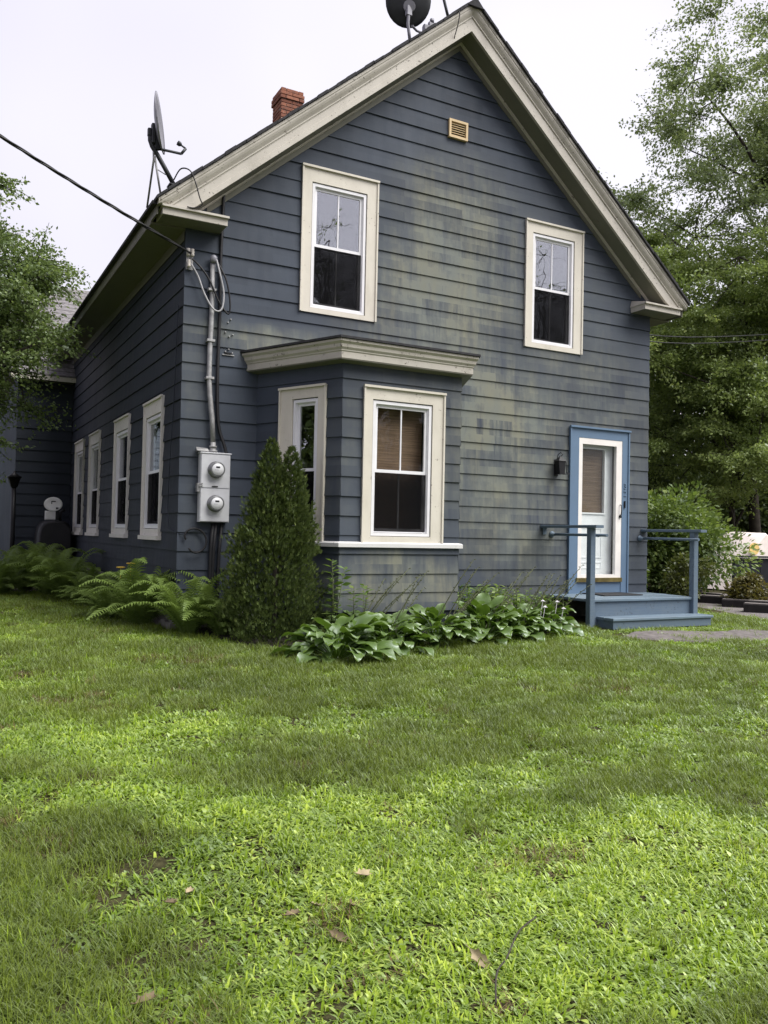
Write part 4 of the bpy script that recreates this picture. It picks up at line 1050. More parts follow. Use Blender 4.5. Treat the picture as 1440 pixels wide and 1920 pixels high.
def bush(name, base, R, label, cat, mat, seed, n=5000, leaf=.07, lumps=14, group=None, flat=.9, stems=7):
    rg = random.Random(seed); rng = np.random.default_rng(seed); b = Vector(base)
    t = thing(name, label, cat, base, group)
    mb = MB(); cs = []
    for i in range(lumps):
        v = Vector((rg.gauss(0, 1), rg.gauss(0, 1), rg.gauss(0, 1))).normalized() * rg.uniform(.45, .95)
        cs.append((b + Vector((v.x * R[0], v.y * R[1], R[2] * (1.0 + v.z * .85))), rg.uniform(.28, .5)))
    for i in range(stems):
        mb.tube(branch_path(rg, b + Vector((rg.uniform(-.1, .1), rg.uniform(-.1, .1), -.05)), cs[i % lumps][0], 0, .08, 5), [.022, .02, .016, .012, .008, .005], 5)
    mb.obj('stems', 'bark', t)
    Ps, Ds, Ns, Ts = [], [], [], []
    for e, s in cs:
        k = n // lumps; g = unit(rng.normal(0, 1, (k, 3))) * (rng.random((k, 1)) ** .45) * s * np.array([R[0], R[1], R[2] * flat]) * 1.1
        p = np.array(e) + g; ok = p[:, 2] > base[2] + .02
        p, g = p[ok], g[ok]; k = len(p)
        Ps.append(p); Ds.append(unit(g + rng.normal(0, .25, (k, 3)) * s + np.array([0, 0, -.05])))
        Ns.append(np.array([0, 0, 1.0]) + rng.normal(0, .5, (k, 3))); Ts.append(np.clip(rng.normal(rg.uniform(.3, .7), .22, k), 0, 1))
    P = np.concatenate(Ps)
    me = leaves('foliage', P, np.concatenate(Ds), np.concatenate(Ns), leaf * rng.uniform(.6, 1.3, len(P)), .30, .08, np.concatenate(Ts))
    link('foliage', me, mat, t); return t

# ------------------------------------------------------------------ trees
make_tree('street_tree', (18.4, -16.0, -1.0), (18.2, -16.0, 9.8), ((18.0, -15.8, 8.6), (2.8, 2.6, 2.8)), 'tree across the street mirrored in the right upper window', 'leaf_back', 21, 34, 40, .10, .5, 1.2, 14, .18, -.9, 'trees across the street')
make_tree('tall_tree', (21.2, 7.0, -.5), (20.4, 6.6, 13.5), ((19.7, 6.2, 11.6), (5.3, 5.0, 6.0)), 'tall loose-crowned tree against the sky at the upper right edge', 'leaf_tall', 11, 120, 1100, .10, .62, 1.35, 18, .30, -.9, droop=.1)
make_tree('maple_tree', (19.8, 7.6, -.5), (18.8, 7.2, 8.0), ((16.8, 7.0, 6.7), (3.6, 3.4, 2.7)), 'leafy green maple right of the house beneath the tall tree', 'leaf_right', 12, 84, 1500, .095, .28, 1.3, 14, .2, -.9)
make_tree('young_maple', (18.6, 7.4, -.5), (18.0, 7.0, 5.0), ((16.9, 6.2, 3.9), (2.7, 2.5, 2.3)), 'bright yellow-green young maple spreading just right of the house', 'leaf_right', 13, 60, 1300, .09, .26, 1.1, 12, .12, -.9)
make_tree('woodland_tree', (23, 14, -.5), (23, 14, 12), ((22, 13.5, 6.5), (5.0, 4.0, 6.0)), 'dark woodland tree filling the gap behind the maples', 'leaf_back', 14, 90, 800, .17, .5, 1.8, 10, .3, -1)
make_tree('woodland_tree', (30, 12, -.5), (30, 12, 13), ((29, 11.5, 6.5), (5.5, 4.0, 6.5)), 'dark woodland tree behind the tall tree at the right edge', 'leaf_back', 15, 90, 800, .17, .5, 1.8, 10, .3, -1)
make_tree('woodland_tree', (17.5, 16, -.5), (17.5, 16, 10), ((16.6, 15.5, 5.0), (4.0, 4.0, 5.0)), 'dark woodland tree directly beyond the right corner of the house', 'leaf_back', 16, 90, 800, .17, .5, 1.7, 10, .3, -1)
make_tree('garden_tree', (-3.3, 5.4, -.5), (-3.0, 5.2, 5.2), ((-2.62, 5.0, 3.85), (1.85, 1.7, 2.6)), 'leafy tree hanging into the left edge in front of the rear wing', 'leaf_left', 17, 140, 750, .065, .45, .70, 16, .12, -.95, lean=.10)
def copy_thing(o, d, label):
    r = o.copy(); COL.objects.link(r); r.location = Vector(o.location) + Vector(d); r['label'] = label
    for ch_ in list(o.children):
        c_ = ch_.copy(); COL.objects.link(c_); c_.parent = r
    return r
rt = make_tree('roadside_tree', (10, -34, -1.0), (10, -34, 13), ((10, -34, 7.5), (6.0, 5.0, 8.0)), 'roadside tree far behind the photographer, first of the row', 'leaf_back', 22, 60, 300, .38, .6, 2.6, 10, .35, -1, 'roadside trees behind the photographer')
for k in range(4): copy_thing(rt, (9.0 * (k + 1), 1.5 * (k % 2), .6 * (k % 3)), ('second', 'third', 'fourth', 'last')[k] + ' tree in the roadside row far behind the photographer')
copy_thing(rt, (-10, -2, 0), 'roadside tree straight behind the photographer')
# trees across the street, behind the photographer, that the glass reflects
make_tree('street_tree', (9.6, -16.5, -1.0), (9.2, -16.5, 9.6), ((9.0, -16.2, 8.4), (3.4, 3.0, 3.2)), 'tree across the street mirrored in the left upper window', 'leaf_back', 18, 46, 46, .10, .5, 1.3, 18, .2, -.9, 'trees across the street')
make_tree('street_tree', (-13, -14, -1.0), (-13, -14, 9), ((-13, -14, 7.5), (4.5, 4.5, 5.0)), 'tree left of the photographer mirrored in the side bay glass', 'leaf_back', 19, 50, 300, .24, .5, 1.7, 12, .3, -.95, 'trees across the street')

for k, (x, y, rx, rz_, lab) in enumerate(((17.3, 9.6, 1.9, 1.7, 'dark understorey bush behind the porch, nearest the house corner'), (20.0, 10.2, 2.2, 2.0, 'dark understorey bush behind the large shrub'), (22.6, 9.2, 2.2, 1.9, 'dark understorey bush behind the dark fence'), (25.5, 8.6, 2.4, 2.0, 'dark understorey bush farthest right in the woods'), (15.2, 11.5, 2.4, 2.6, 'deep dark bush seen just past the house corner'), (19.0, 13.5, 3.2, 3.4, 'tall dark thicket closing the gap under the maples'), (25.0, 13.0, 3.2, 3.2, 'tall dark thicket behind the young maple'))):
    bush('woodland_bush', (x, y, -.5), (rx, rx, rz_), lab, 'shrub', 'leaf_back', 60 + k, 15000, .19, 26, 'woodland undergrowth')
make_tree('street_tree', (-15.5, 4.8, -.6), (-15.3, 4.8, 7.5), ((-15.3, 4.8, 4.2), (3.4, 3.4, 4.6)), 'tree beyond the left edge mirrored in the side bay glass', 'leaf_back', 20, 60, 420, .22, .5, 1.7, 12, .3, -.98, 'trees across the street')
bush('rhododendron', (10.75, 2.5, -.5), (1.2, 1.15, 1.12), 'large broad-leaved shrub right of the house beside the porch', 'shrub', 'leaf_shrub', 31, 15000, .105, 34)
bush('rhododendron', (9.3, 2.6, -.5), (.9, .9, .92), 'leafy shrub touching the right house corner behind the porch rail', 'shrub', 'leaf_shrub', 32, 8000, .095, 22)
bush('ochre_bush', (10.35, .42, -.5), (.42, .42, .33), 'low ochre-green bush by the dark timbers at the right edge', 'shrub', 'leaf_bush', 33, 2600, .075, 12)
bush('rhododendron', (9.75, 1.25, -.5), (.42, .42, .50), 'small olive shrub standing left of the ochre bush', 'shrub', 'leaf_olive', 34, 1700, .07, 10)

# arborvitae with two leaders
def arborvitae():
    rng = np.random.default_rng(41); base = Vector((.76, -1.12, -.51))
    t = thing('arborvitae', 'dense dark arborvitae with two pointed tops left of the bay window', 'conifer', tuple(base))
    MB().tube([base, base + Vector((0, 0, .8)), base + Vector((-.03, 0, 1.9))], [.035, .03, .008], 7).tube([base + Vector((0, 0, .5)), base + Vector((.13, -.02, 1.2)), base + Vector((.16, -.02, 1.9))], [.03, .025, .006], 6).obj('trunk', 'bark', t)
    prof_h = np.array([0, .10, .4, .8, 1.15, 1.5, 1.75, 1.95, 2.1, 2.2]); prof_r = np.array([.36, .50, .50, .44, .375, .29, .21, .14, .075, .01])
    Ps, Os = [], []
    for (ox, oy, H, k, hmin) in ((-.07, .0, 2.15, 1.0, 0.0), (.145, -.06, 2.07, .92, .9)):
        n = 11500 if k == 1.0 else 4200
        h = rng.random(n * 4) * (H - hmin) + hmin
        h = h[rng.random(n * 4) < np.interp(h * 2.2 / H, prof_h, prof_r) / .58 + .04][:n]; n = len(h)
        r = np.interp(h * 2.2 / H, prof_h, prof_r) * k
        two = h > 1.2
        r = np.where(two, np.minimum(r, .9 * r + .0) * .86, r)
        if k < 1: r = np.minimum(r, .27)
        a = rng.random(n) * 2 * np.pi
        lump = 1 + .12 * np.sin(a * 7 + h * 11) + .12 * np.sin(a * 4 - h * 17 + 1) + .07 * np.sin(a * 13 + h * 29) + rng.normal(0, .07, n) + .22 * (rng.random(n) > .985)
        q = rng.random(n) ** .25
        rr = r * lump * q
        sh_ = np.clip(1 - h / 1.2, 0, 1) * .075 * (k == 1.0)
        Ps.append(np.stack([base.x + ox + sh_ + rr * np.cos(a), base.y + oy + rr * np.sin(a), base.z + h], 1))
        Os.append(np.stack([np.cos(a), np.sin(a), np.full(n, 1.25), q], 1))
    P = np.concatenate(Ps); O = np.concatenate(Os); n = len(P)
    V, F, T = [], [], []
    up = unit(O[:, :3] * np.array([.75, .75, 1]) + rng.normal(0, .32, (n, 3)))
    tang = unit(np.cross(up, unit(rng.normal(0, 1, (n, 3)))))
    allP, allD, allN, allS, allT = [], [], [], [], []
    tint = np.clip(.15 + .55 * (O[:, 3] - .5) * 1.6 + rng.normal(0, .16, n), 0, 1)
    nor = np.cross(up, tang)
    for ang, off, sz in ((0, .0, .046), (.60, .008, .030), (-.60, .008, .030), (.80, .020, .024), (-.80, .020, .024), (.4, .030, .024), (-.4, .030, .024)):
        d = up * math.cos(ang) + tang * math.sin(ang)
        allP.append(P + up * off); allD.append(d); allN.append(nor); allS.append(np.full(n, sz) * rng.uniform(.7, 1.3, n)); allT.append(np.clip(tint + rng.normal(0, .08, n), 0, 1))
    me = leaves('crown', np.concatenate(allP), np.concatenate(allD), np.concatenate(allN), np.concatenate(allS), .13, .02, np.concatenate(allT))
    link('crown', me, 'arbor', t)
arborvitae()

# ------------------------------------------------------------------ hostas: every leaf a part
def hosta_leaf(pitch, droop, L, Wd, seed):
    rg = random.Random(seed); nL, nW = 8, 5
    V, F, T = [], [], []
    pet = L * 1.15
    px, pz = pet * math.cos(pitch), pet * math.sin(pitch)
    for i in range(3):
        t = i / 2
        for s in (-1, 1): V.append((px * t, s * .006, pz * (1 - (1 - t) ** 1.4))); T.append(.35)
    for i in range(2): F.append((i * 2, i * 2 + 1, i * 2 + 3, i * 2 + 2))
    b = len(V); ang = pitch * .6; x, z = px, pz
    for i in range(nL + 1):
        t = i / nL
        w = Wd * (math.sin(math.pi * min(1, t ** .62 * 1.0)) ** .75 if 0 < t < 1 else 0.0) + .002
        for j in range(nW):
            s = (j / (nW - 1) - .5) * 2
            fold = .30 * abs(s) * w - .10 * w * s * s + .010 * math.sin(j * 3.1 + t * 9 + seed) * abs(s)
            V.append((x - math.sin(ang) * fold, s * w, z + math.cos(ang) * fold)); T.append(.5 + .25 * abs(s) + .15 * t)
        x += math.cos(ang) * L / nL; z += math.sin(ang) * L / nL; ang -= droop / nL * (.5 + t)
    for i in range(nL):
        for j in range(nW - 1): a = b + i * nW + j; F.append((a, a + 1, a + nW + 1, a + nW))
    return np_mesh('leaf', V, F, {'tint': np.clip(T, 0, 1)}, True)
HL = [[hosta_leaf(p, d, L, w, i * 7 + k) for k, (L, w) in enumerate(((.20, .062), (.23, .075), (.17, .058)))] for i, (p, d) in enumerate(((1.25, .9), (.85, 1.3), (.50, 1.35), (.28, 1.2)))]
for grp in HL:
    for me in grp: me.materials.append(M['hosta'])
def put(me, name, parent, loc, rot, sc):
    o = bpy.data.objects.new(name, me); COL.objects.link(o); o.parent = parent
    o.location = loc; o.rotation_euler = rot; o.scale = (sc, sc, sc); return o
def scape(rg, L, az, lean):
    d = Vector((math.cos(az) * math.sin(lean), math.sin(az) * math.sin(lean), math.cos(lean)))
    mb = MB(); pts = [d * (L * i / 5) + Vector((math.cos(az), math.sin(az), -.6)) * (.10 * L * (i / 5) ** 2) for i in range(6)]
    mb.tube(pts, [.007, .0065, .006, .0055, .005, .003], 5)
    for i in range(11):
        t = .60 + .40 * i / 10; q = pts[0].lerp(pts[5], t) + Vector((math.cos(az), math.sin(az), -.6)) * (.10 * L * (t * t - t)); a = i * 2.4
        e = q + Vector((math.cos(a) * .022, math.sin(a) * .022, rg.uniform(-.02, .012)))
        mb.tube([q, e], [.003, .006], 4)
    return mb.mesh('flower_stalk')
hsp = [(.98, -2.28, 1.08, 'large front-left hosta clump nearest the camera'), (1.72, -1.98, .95, 'hosta clump second from the left in the bed'), (1.60, -1.52, .85, 'small hosta clump tucked against the bay corner'),
       (2.42, -1.80, 1.0, 'hosta clump in the middle of the row below the bay window'), (3.12, -1.72, 1.0, 'hosta clump third from the porch'), (3.72, -1.50, .95, 'hosta clump second from the porch'), (4.22, -1.30, .95, 'rightmost hosta clump beside the porch steps')]
for i, (x, y, s, lab) in enumerate(hsp):
    rg = random.Random(50 + i); b = (x, y, gz(x, y))
    t = thing('hosta', 'dark glossy ' + lab, 'hosta', b, 'hostas in front of the bay window')
    n = 84
    for k in range(n):
        q = k / n; tier = 0 if q < .14 else 1 if q < .42 else 2 if q < .76 else 3
        az = k * 2.39996 + rg.uniform(-.3, .3); off = .02 + .09 * q
        put(rg.choice(HL[tier]), 'leaf', t, (off * math.cos(az), off * math.sin(az), rg.uniform(-.01, .03)), (rg.uniform(-.35, .35), rg.uniform(-.18, .12), az), s * rg.uniform(.88, 1.25))
    for k in range((0, 3, 6, 6, 4, 4, 7)[i]):
        me = scape(rg, rg.uniform(.75, 1.05), rg.uniform(-.6, .4), rg.uniform(.35, .75)); me.materials.append(M['stalk'])
        put(me, 'flower_stalk', t, (rg.uniform(-.1, .1), rg.uniform(-.05, .1), .02), (0, 0, 0), 1.0)
# a few open pale flowers by the porch
for i, (x, y, z) in enumerate(((4.30, -1.55, -.12), (4.36, -1.60, -.20), (4.02, -1.62, -.10), (3.95, -1.75, -.16))):
    mb = MB()
    for k in range(6):
        a = k * math.pi / 3; d = Vector((math.cos(a), math.sin(a), -.8)); mb.tube([(x, y, z), tuple(Vector((x, y, z)) + d * .018), tuple(Vector((x, y, z)) + d * .03 + Vector((0, 0, .006)))], [.003, .006, .002], 4)
    mb.tube([(x, y, z), (x - .03, y + .03, -.45)], [.003, .003], 4)
    o = mb.obj('hosta_flower', 'petal'); tag(o, 'pale hosta flower, ' + ('nearest the porch step', 'just below the one nearest the step', 'second from the porch step', 'leftmost over the hosta leaves')[i], 'flower', 'open hosta flowers')

# ------------------------------------------------------------------ ferns: every frond a part
def frond(L, H, seed):
    rg = random.Random(seed); V, F, T = [], [], []
    N = 28; pts = []
    for i in range(N + 1):
        t = i / N; pts.append(Vector((L * (.35 * t + .65 * t * t) * .95, .03 * math.sin(t * 3 + seed) * L, H * math.sin(t * 1.95) / math.sin(1.57) * (1 if t < .8 else 1 - .25 * (t - .8)))))
    for i in range(1, N):
        t = i / N; p = pts[i]; d = (pts[i + 1] - pts[i - 1]).normalized(); nrm = d.cross(Vector((0, 1, 0))).normalized()
        pl = .23 * L * (math.sin(math.pi * (.10 + .88 * t)) ** .9); w = .33 * (pts[i + 1] - pts[i]).length + .002
        for s in (-1, 1):
            side = (Vector((0, s, 0)) + d * .42 + nrm * rg.uniform(-.2, .05)).normalized(); b = len(V)
            tip = p + side * pl + Vector((0, 0, -.16 * pl)); mid = p + side * pl * .5 + Vector((0, 0, .01))
            V += [tuple(p - d * w), tuple(p + d * w), tuple(mid - d * w * .8), tuple(mid + d * w * .8), tuple(tip)]
            tt = .35 + .4 * t + rg.uniform(-.1, .1); T += [tt] * 5
            F += [(b, b + 1, b + 3, b + 2), (b + 2, b + 3, b + 4, b + 4)]
    b = len(V)
    for i in range(N + 1):
        for s in (-1, 1): V.append(tuple(pts[i] + Vector((0, s * .004 * (1.1 - i / N), 0)))); T.append(.6)
    for i in range(N): F.append((b + i * 2, b + i * 2 + 1, b + i * 2 + 3, b + i * 2 + 2))
    me = bpy.data.meshes.new('frond'); me.from_pydata(V, [], [f if f[2] != f[3] else f[:3] for f in F])
    at = me.attributes.new('tint', 'FLOAT', 'POINT'); at.data.foreach_set('value', np.clip(T, 0, 1).astype(np.float32))
    me.materials.append(M['fern']); return me
FR = [frond(.62, .55, 1), frond(.70, .42, 2), frond(.55, .66, 3), frond(.66, .30, 4)]
fsp = [(-.28, .55, 1.05, 'bright fern clump between the first side window and arborvitae'), (.02, -.42, .95, 'light green fern below the meter box'), (.36, -.62, .8, 'low fern tucked against the left of the arborvitae'), (-.45, 1.5, .62, 'fern beneath the first side window'),
       (-.42, 3.4, .8, 'fern beneath the second side window'), (-.60, 4.5, 1.1, 'tall fern between second and third side windows'), (-.75, 5.6, 1.2, 'tall fern beneath the third side window'), (-1.0, 6.7, 1.2, 'tall fern before the dark tank'), (-1.45, 5.9, 1.1, 'fern clump cut by the left picture edge'), (-.2, 2.4, .8, 'small fern beside the yellow flowers')]
for i, (x, y, s, lab) in enumerate(fsp):
    rg = random.Random(80 + i); b = (x, y, gz(x, y)); t = thing('fern', lab, 'fern', b, 'ferns along the side wall')
    for k in range(38):
        az = k * 2.39996 + rg.uniform(-.3, .3)
        put(rg.choice(FR), 'frond', t, (.06 * math.cos(az), .06 * math.sin(az), 0), (rg.uniform(-.25, .25), rg.uniform(-.2, .25), az), s * rg.uniform(.7, 1.15))

# upright leafy perennials at the bay corner, low feathery plants right of the bay
def perennial(x, y, h, n, label, seed, spread=.1, mat='leaf_peren', leaf=.07, cat='plant', group=None):
    rg = random.Random(seed); rng = np.random.default_rng(seed); z = gz(x, y); t = thing('leafy_perennial', label, cat, (x, y, z), group)
    mb = MB(); P, D, N = [], [], []
    for k in range(n):
        bx, by = x + rg.gauss(0, spread), y + rg.gauss(0, spread); tx, ty = bx + rg.gauss(0, .06), by + rg.gauss(0, .06); hh = h * rg.uniform(.7, 1.05)
        mb.tube([(bx, by, z - .02), (tx, ty, z + hh)], [.006, .003], 4)
        m = int(hh / .022)
        for i in range(3, m):
            t_ = i / m; a = i * 2.0
            P.append((bx + (tx - bx) * t_, by + (ty - by) * t_, z + hh * t_)); D.append((math.cos(a), math.sin(a), .35 - .5 * (1 - t_))); N.append((0, 0, 1))
    mb.obj('stems', 'stalk', t)
    P, D, N = (np.array(q, float) for q in (P, D, N)); N = N + rng.normal(0, .3, N.shape)
    link('foliage', leaves('foliage', P, D, N, leaf * rng.uniform(.7, 1.2, len(P)), .20, .05, None, rng), mat, t)
perennial(1.28, -1.52, .95, 4, 'upright leafy stem plant at the dark left side of the bay', 101, .05, leaf=.11)
perennial(1.62, -1.52, .68, 5, 'pale leafy plant before the left end of the bay front', 102, .06, leaf=.09)
perennial(3.65, -.75, .52, 60, 'feathery green plant between bay and porch, beside the bay', 103, .20, leaf=.095)
perennial(4.10, -.70, .48, 60, 'feathery green plant in the middle between bay and porch', 104, .22, leaf=.095)
perennial(4.65, -.65, .40, 48, 'feathery green plant next to the porch side', 105, .20, leaf=.09)
perennial(-.22, 2.05, .62, 7, 'dark stalks below the yellow flowers by the side wall', 106, .12, leaf=.06)
for i, (x, y, z) in enumerate(((-.26, 1.95, .13), (-.17, 1.75, .19))):
    mb = MB()
    for k in range(10):
        a = k * .628; d = Vector((math.cos(a), math.sin(a), .1)); p = Vector((x, y, z)); mb.tube([p, p + d * .035, p + d * .06], [.006, .012, .004], 4)
    mb.lathe((x, y, z - .005), (0, 0, 1), [(0, .016), (.02, .014), (.024, 0)], 10).tube([(x, y, z), (x, y, -.45)], [.004, .005], 4)
    o = mb.obj('coneflower', 'yellow'); tag(o, ('orange-yellow daisy flower by the side wall, the left one', 'pale yellow daisy flower by the side wall, the right one')[i], 'flower', 'daisies by the side wall')

# ------------------------------------------------------------------ lawn: instanced grass clumps
def blade(mb, x, y, L, w, az, lean, curl, tint, oval=False):
    V, F, T = mb; b = len(V); d = np.array([math.cos(az), math.sin(az)]); sx = np.array([-d[1], d[0]])
    h = 0.0; o = 0.0; ang = math.pi / 2 - lean
    n = 3
    for i in range(n + 1):
        ww = w * (math.sin(math.pi * (.10 + .90 * i / n)) if oval else 1 - (i / n) ** 1.6) * .5 + (.0 if i == n else .0004)
        for s in (-1, 1): V.append((x + d[0] * o + sx[0] * s * ww, y + d[1] * o + sx[1] * s * ww, h)); T.append(tint)
        o += math.cos(ang) * L / n; h += math.sin(ang) * L / n; ang -= curl / n
    for i in range(n): F.append((b + 2 * i, b + 2 * i + 1, b + 2 * i + 3, b + 2 * i + 2))
def clump(seed, n, rad, L, w, lean, curl, oval=False):
    rg = random.Random(seed); mb = ([], [], [])
    for i in range(n):
        a = rg.uniform(0, 6.283); r = rad * rg.random() ** .6
        blade(mb, r * math.cos(a), r * math.sin(a), L * rg.uniform(.5, 1.25), w * rg.uniform(.6, 1.3), rg.uniform(0, 6.283), rg.uniform(*lean), rg.uniform(*curl), rg.random(), oval)
    return np_mesh('clump', mb[0], mb[1], {'t2': mb[2]}, True)
def clump_collection(name, metas, mat):
    c = bpy.data.collections.new(name)
    for k, me in enumerate(metas):
        me.materials.append(M[mat]); c.objects.link(bpy.data.objects.new(name + '_%02d' % k, me))
    return c
C_CRAB = clump_collection('broad_clump', [clump(200 + i, 20, .060, .042, .0066, (.3, 1.25), (.6, 2.2)) for i in range(4)] + [clump(230 + i, 24, .065, .026, .0125, (.75, 1.5), (.2, 1.0), True) for i in range(5)] + [clump(260 + i, 12, .05, .055, .0042, (.1, .9), (.4, 1.6)) for i in range(1)], 'crab')
C_FINE = clump_collection('fine_clump', [clump(300 + i, 40, .060, .062, .0024, (.1, 1.0), (.3, 1.6)) for i in range(5)], 'finegrass')
C_DRY = clump_collection('dry_clump', [clump(400 + i, 24, .05, .05, .0024, (.6, 1.4), (.0, .8)) for i in range(3)], 'drygrass')

def scatter(name, pts, scl_, rotz, tint, coll, label):
    n = len(pts)
    me = bpy.data.meshes.new(name); me.vertices.add(n); me.vertices.foreach_set('co', np.asarray(pts, np.float32).ravel())
    for nm, ty, v in (('scl', 'FLOAT', scl_), ('rz', 'FLOAT', rotz), ('tint', 'FLOAT', tint)):
        a = me.attributes.new(nm, ty, 'POINT'); a.data.foreach_set('value', np.asarray(v, np.float32))
    me.update()
    o = bpy.data.objects.new(name, me); COL.objects.link(o); o['kind'] = 'stuff'; o['label'] = label; o['category'] = 'grass'
    g = bpy.data.node_groups.new(name, 'GeometryNodeTree')
    g.interface.new_socket('Geometry', in_out='INPUT', socket_type='NodeSocketGeometry'); g.interface.new_socket('Geometry', in_out='OUTPUT', socket_type='NodeSocketGeometry')
    N = g.nodes.new; gi = N('NodeGroupInput'); go = N('NodeGroupOutput')
    mp = N('GeometryNodeMeshToPoints'); ip = N('GeometryNodeInstanceOnPoints'); ci = N('GeometryNodeCollectionInfo')
    ci.inputs['Collection'].default_value = coll; ci.inputs['Separate Children'].default_value = True; ci.inputs['Reset Children'].default_value = True
    ip.inputs['Pick Instance'].default_value = True
    def na(nm):
        x = N('GeometryNodeInputNamedAttribute'); x.data_type = 'FLOAT'; x.inputs['Name'].default_value = nm; return x.outputs[0]
    cx = N('ShaderNodeCombineXYZ'); e2 = N('FunctionNodeEulerToRotation')
    L = g.links.new
    L(na('rz'), cx.inputs[2]); L(cx.outputs[0], e2.inputs[0]); L(e2.outputs[0], ip.inputs['Rotation'])
    cs = N('ShaderNodeCombineXYZ'); s_ = na('scl'); [L(s_, cs.inputs[k]) for k in range(3)]; L(cs.outputs[0], ip.inputs['Scale'])
    L(gi.outputs[0], mp.inputs[0]); L(mp.outputs[0], ip.inputs['Points']); L(ci.outputs[0], ip.inputs['Instance']); L(ip.outputs[0], go.inputs[0])
    md = o.modifiers.new('grass', 'NODES'); md.node_group = g
    return o

def vnoise(x, y, s, seed):
    """smooth value noise, vectorised"""
    rng = np.random.default_rng(seed); G = rng.random((64, 64)); u = x * s + 100.3; v = y * s + 100.7
    i = np.floor(u).astype(int); j = np.floor(v).astype(int); fu = u - i; fv = v - j
    fu = fu * fu * (3 - 2 * fu); fv = fv * fv * (3 - 2 * fv); i %= 64; j %= 64; i2 = (i + 1) % 64; j2 = (j + 1) % 64
    return (G[i, j] * (1 - fu) + G[i2, j] * fu) * (1 - fv) + (G[i, j2] * (1 - fu) + G[i2, j2] * fu) * fv

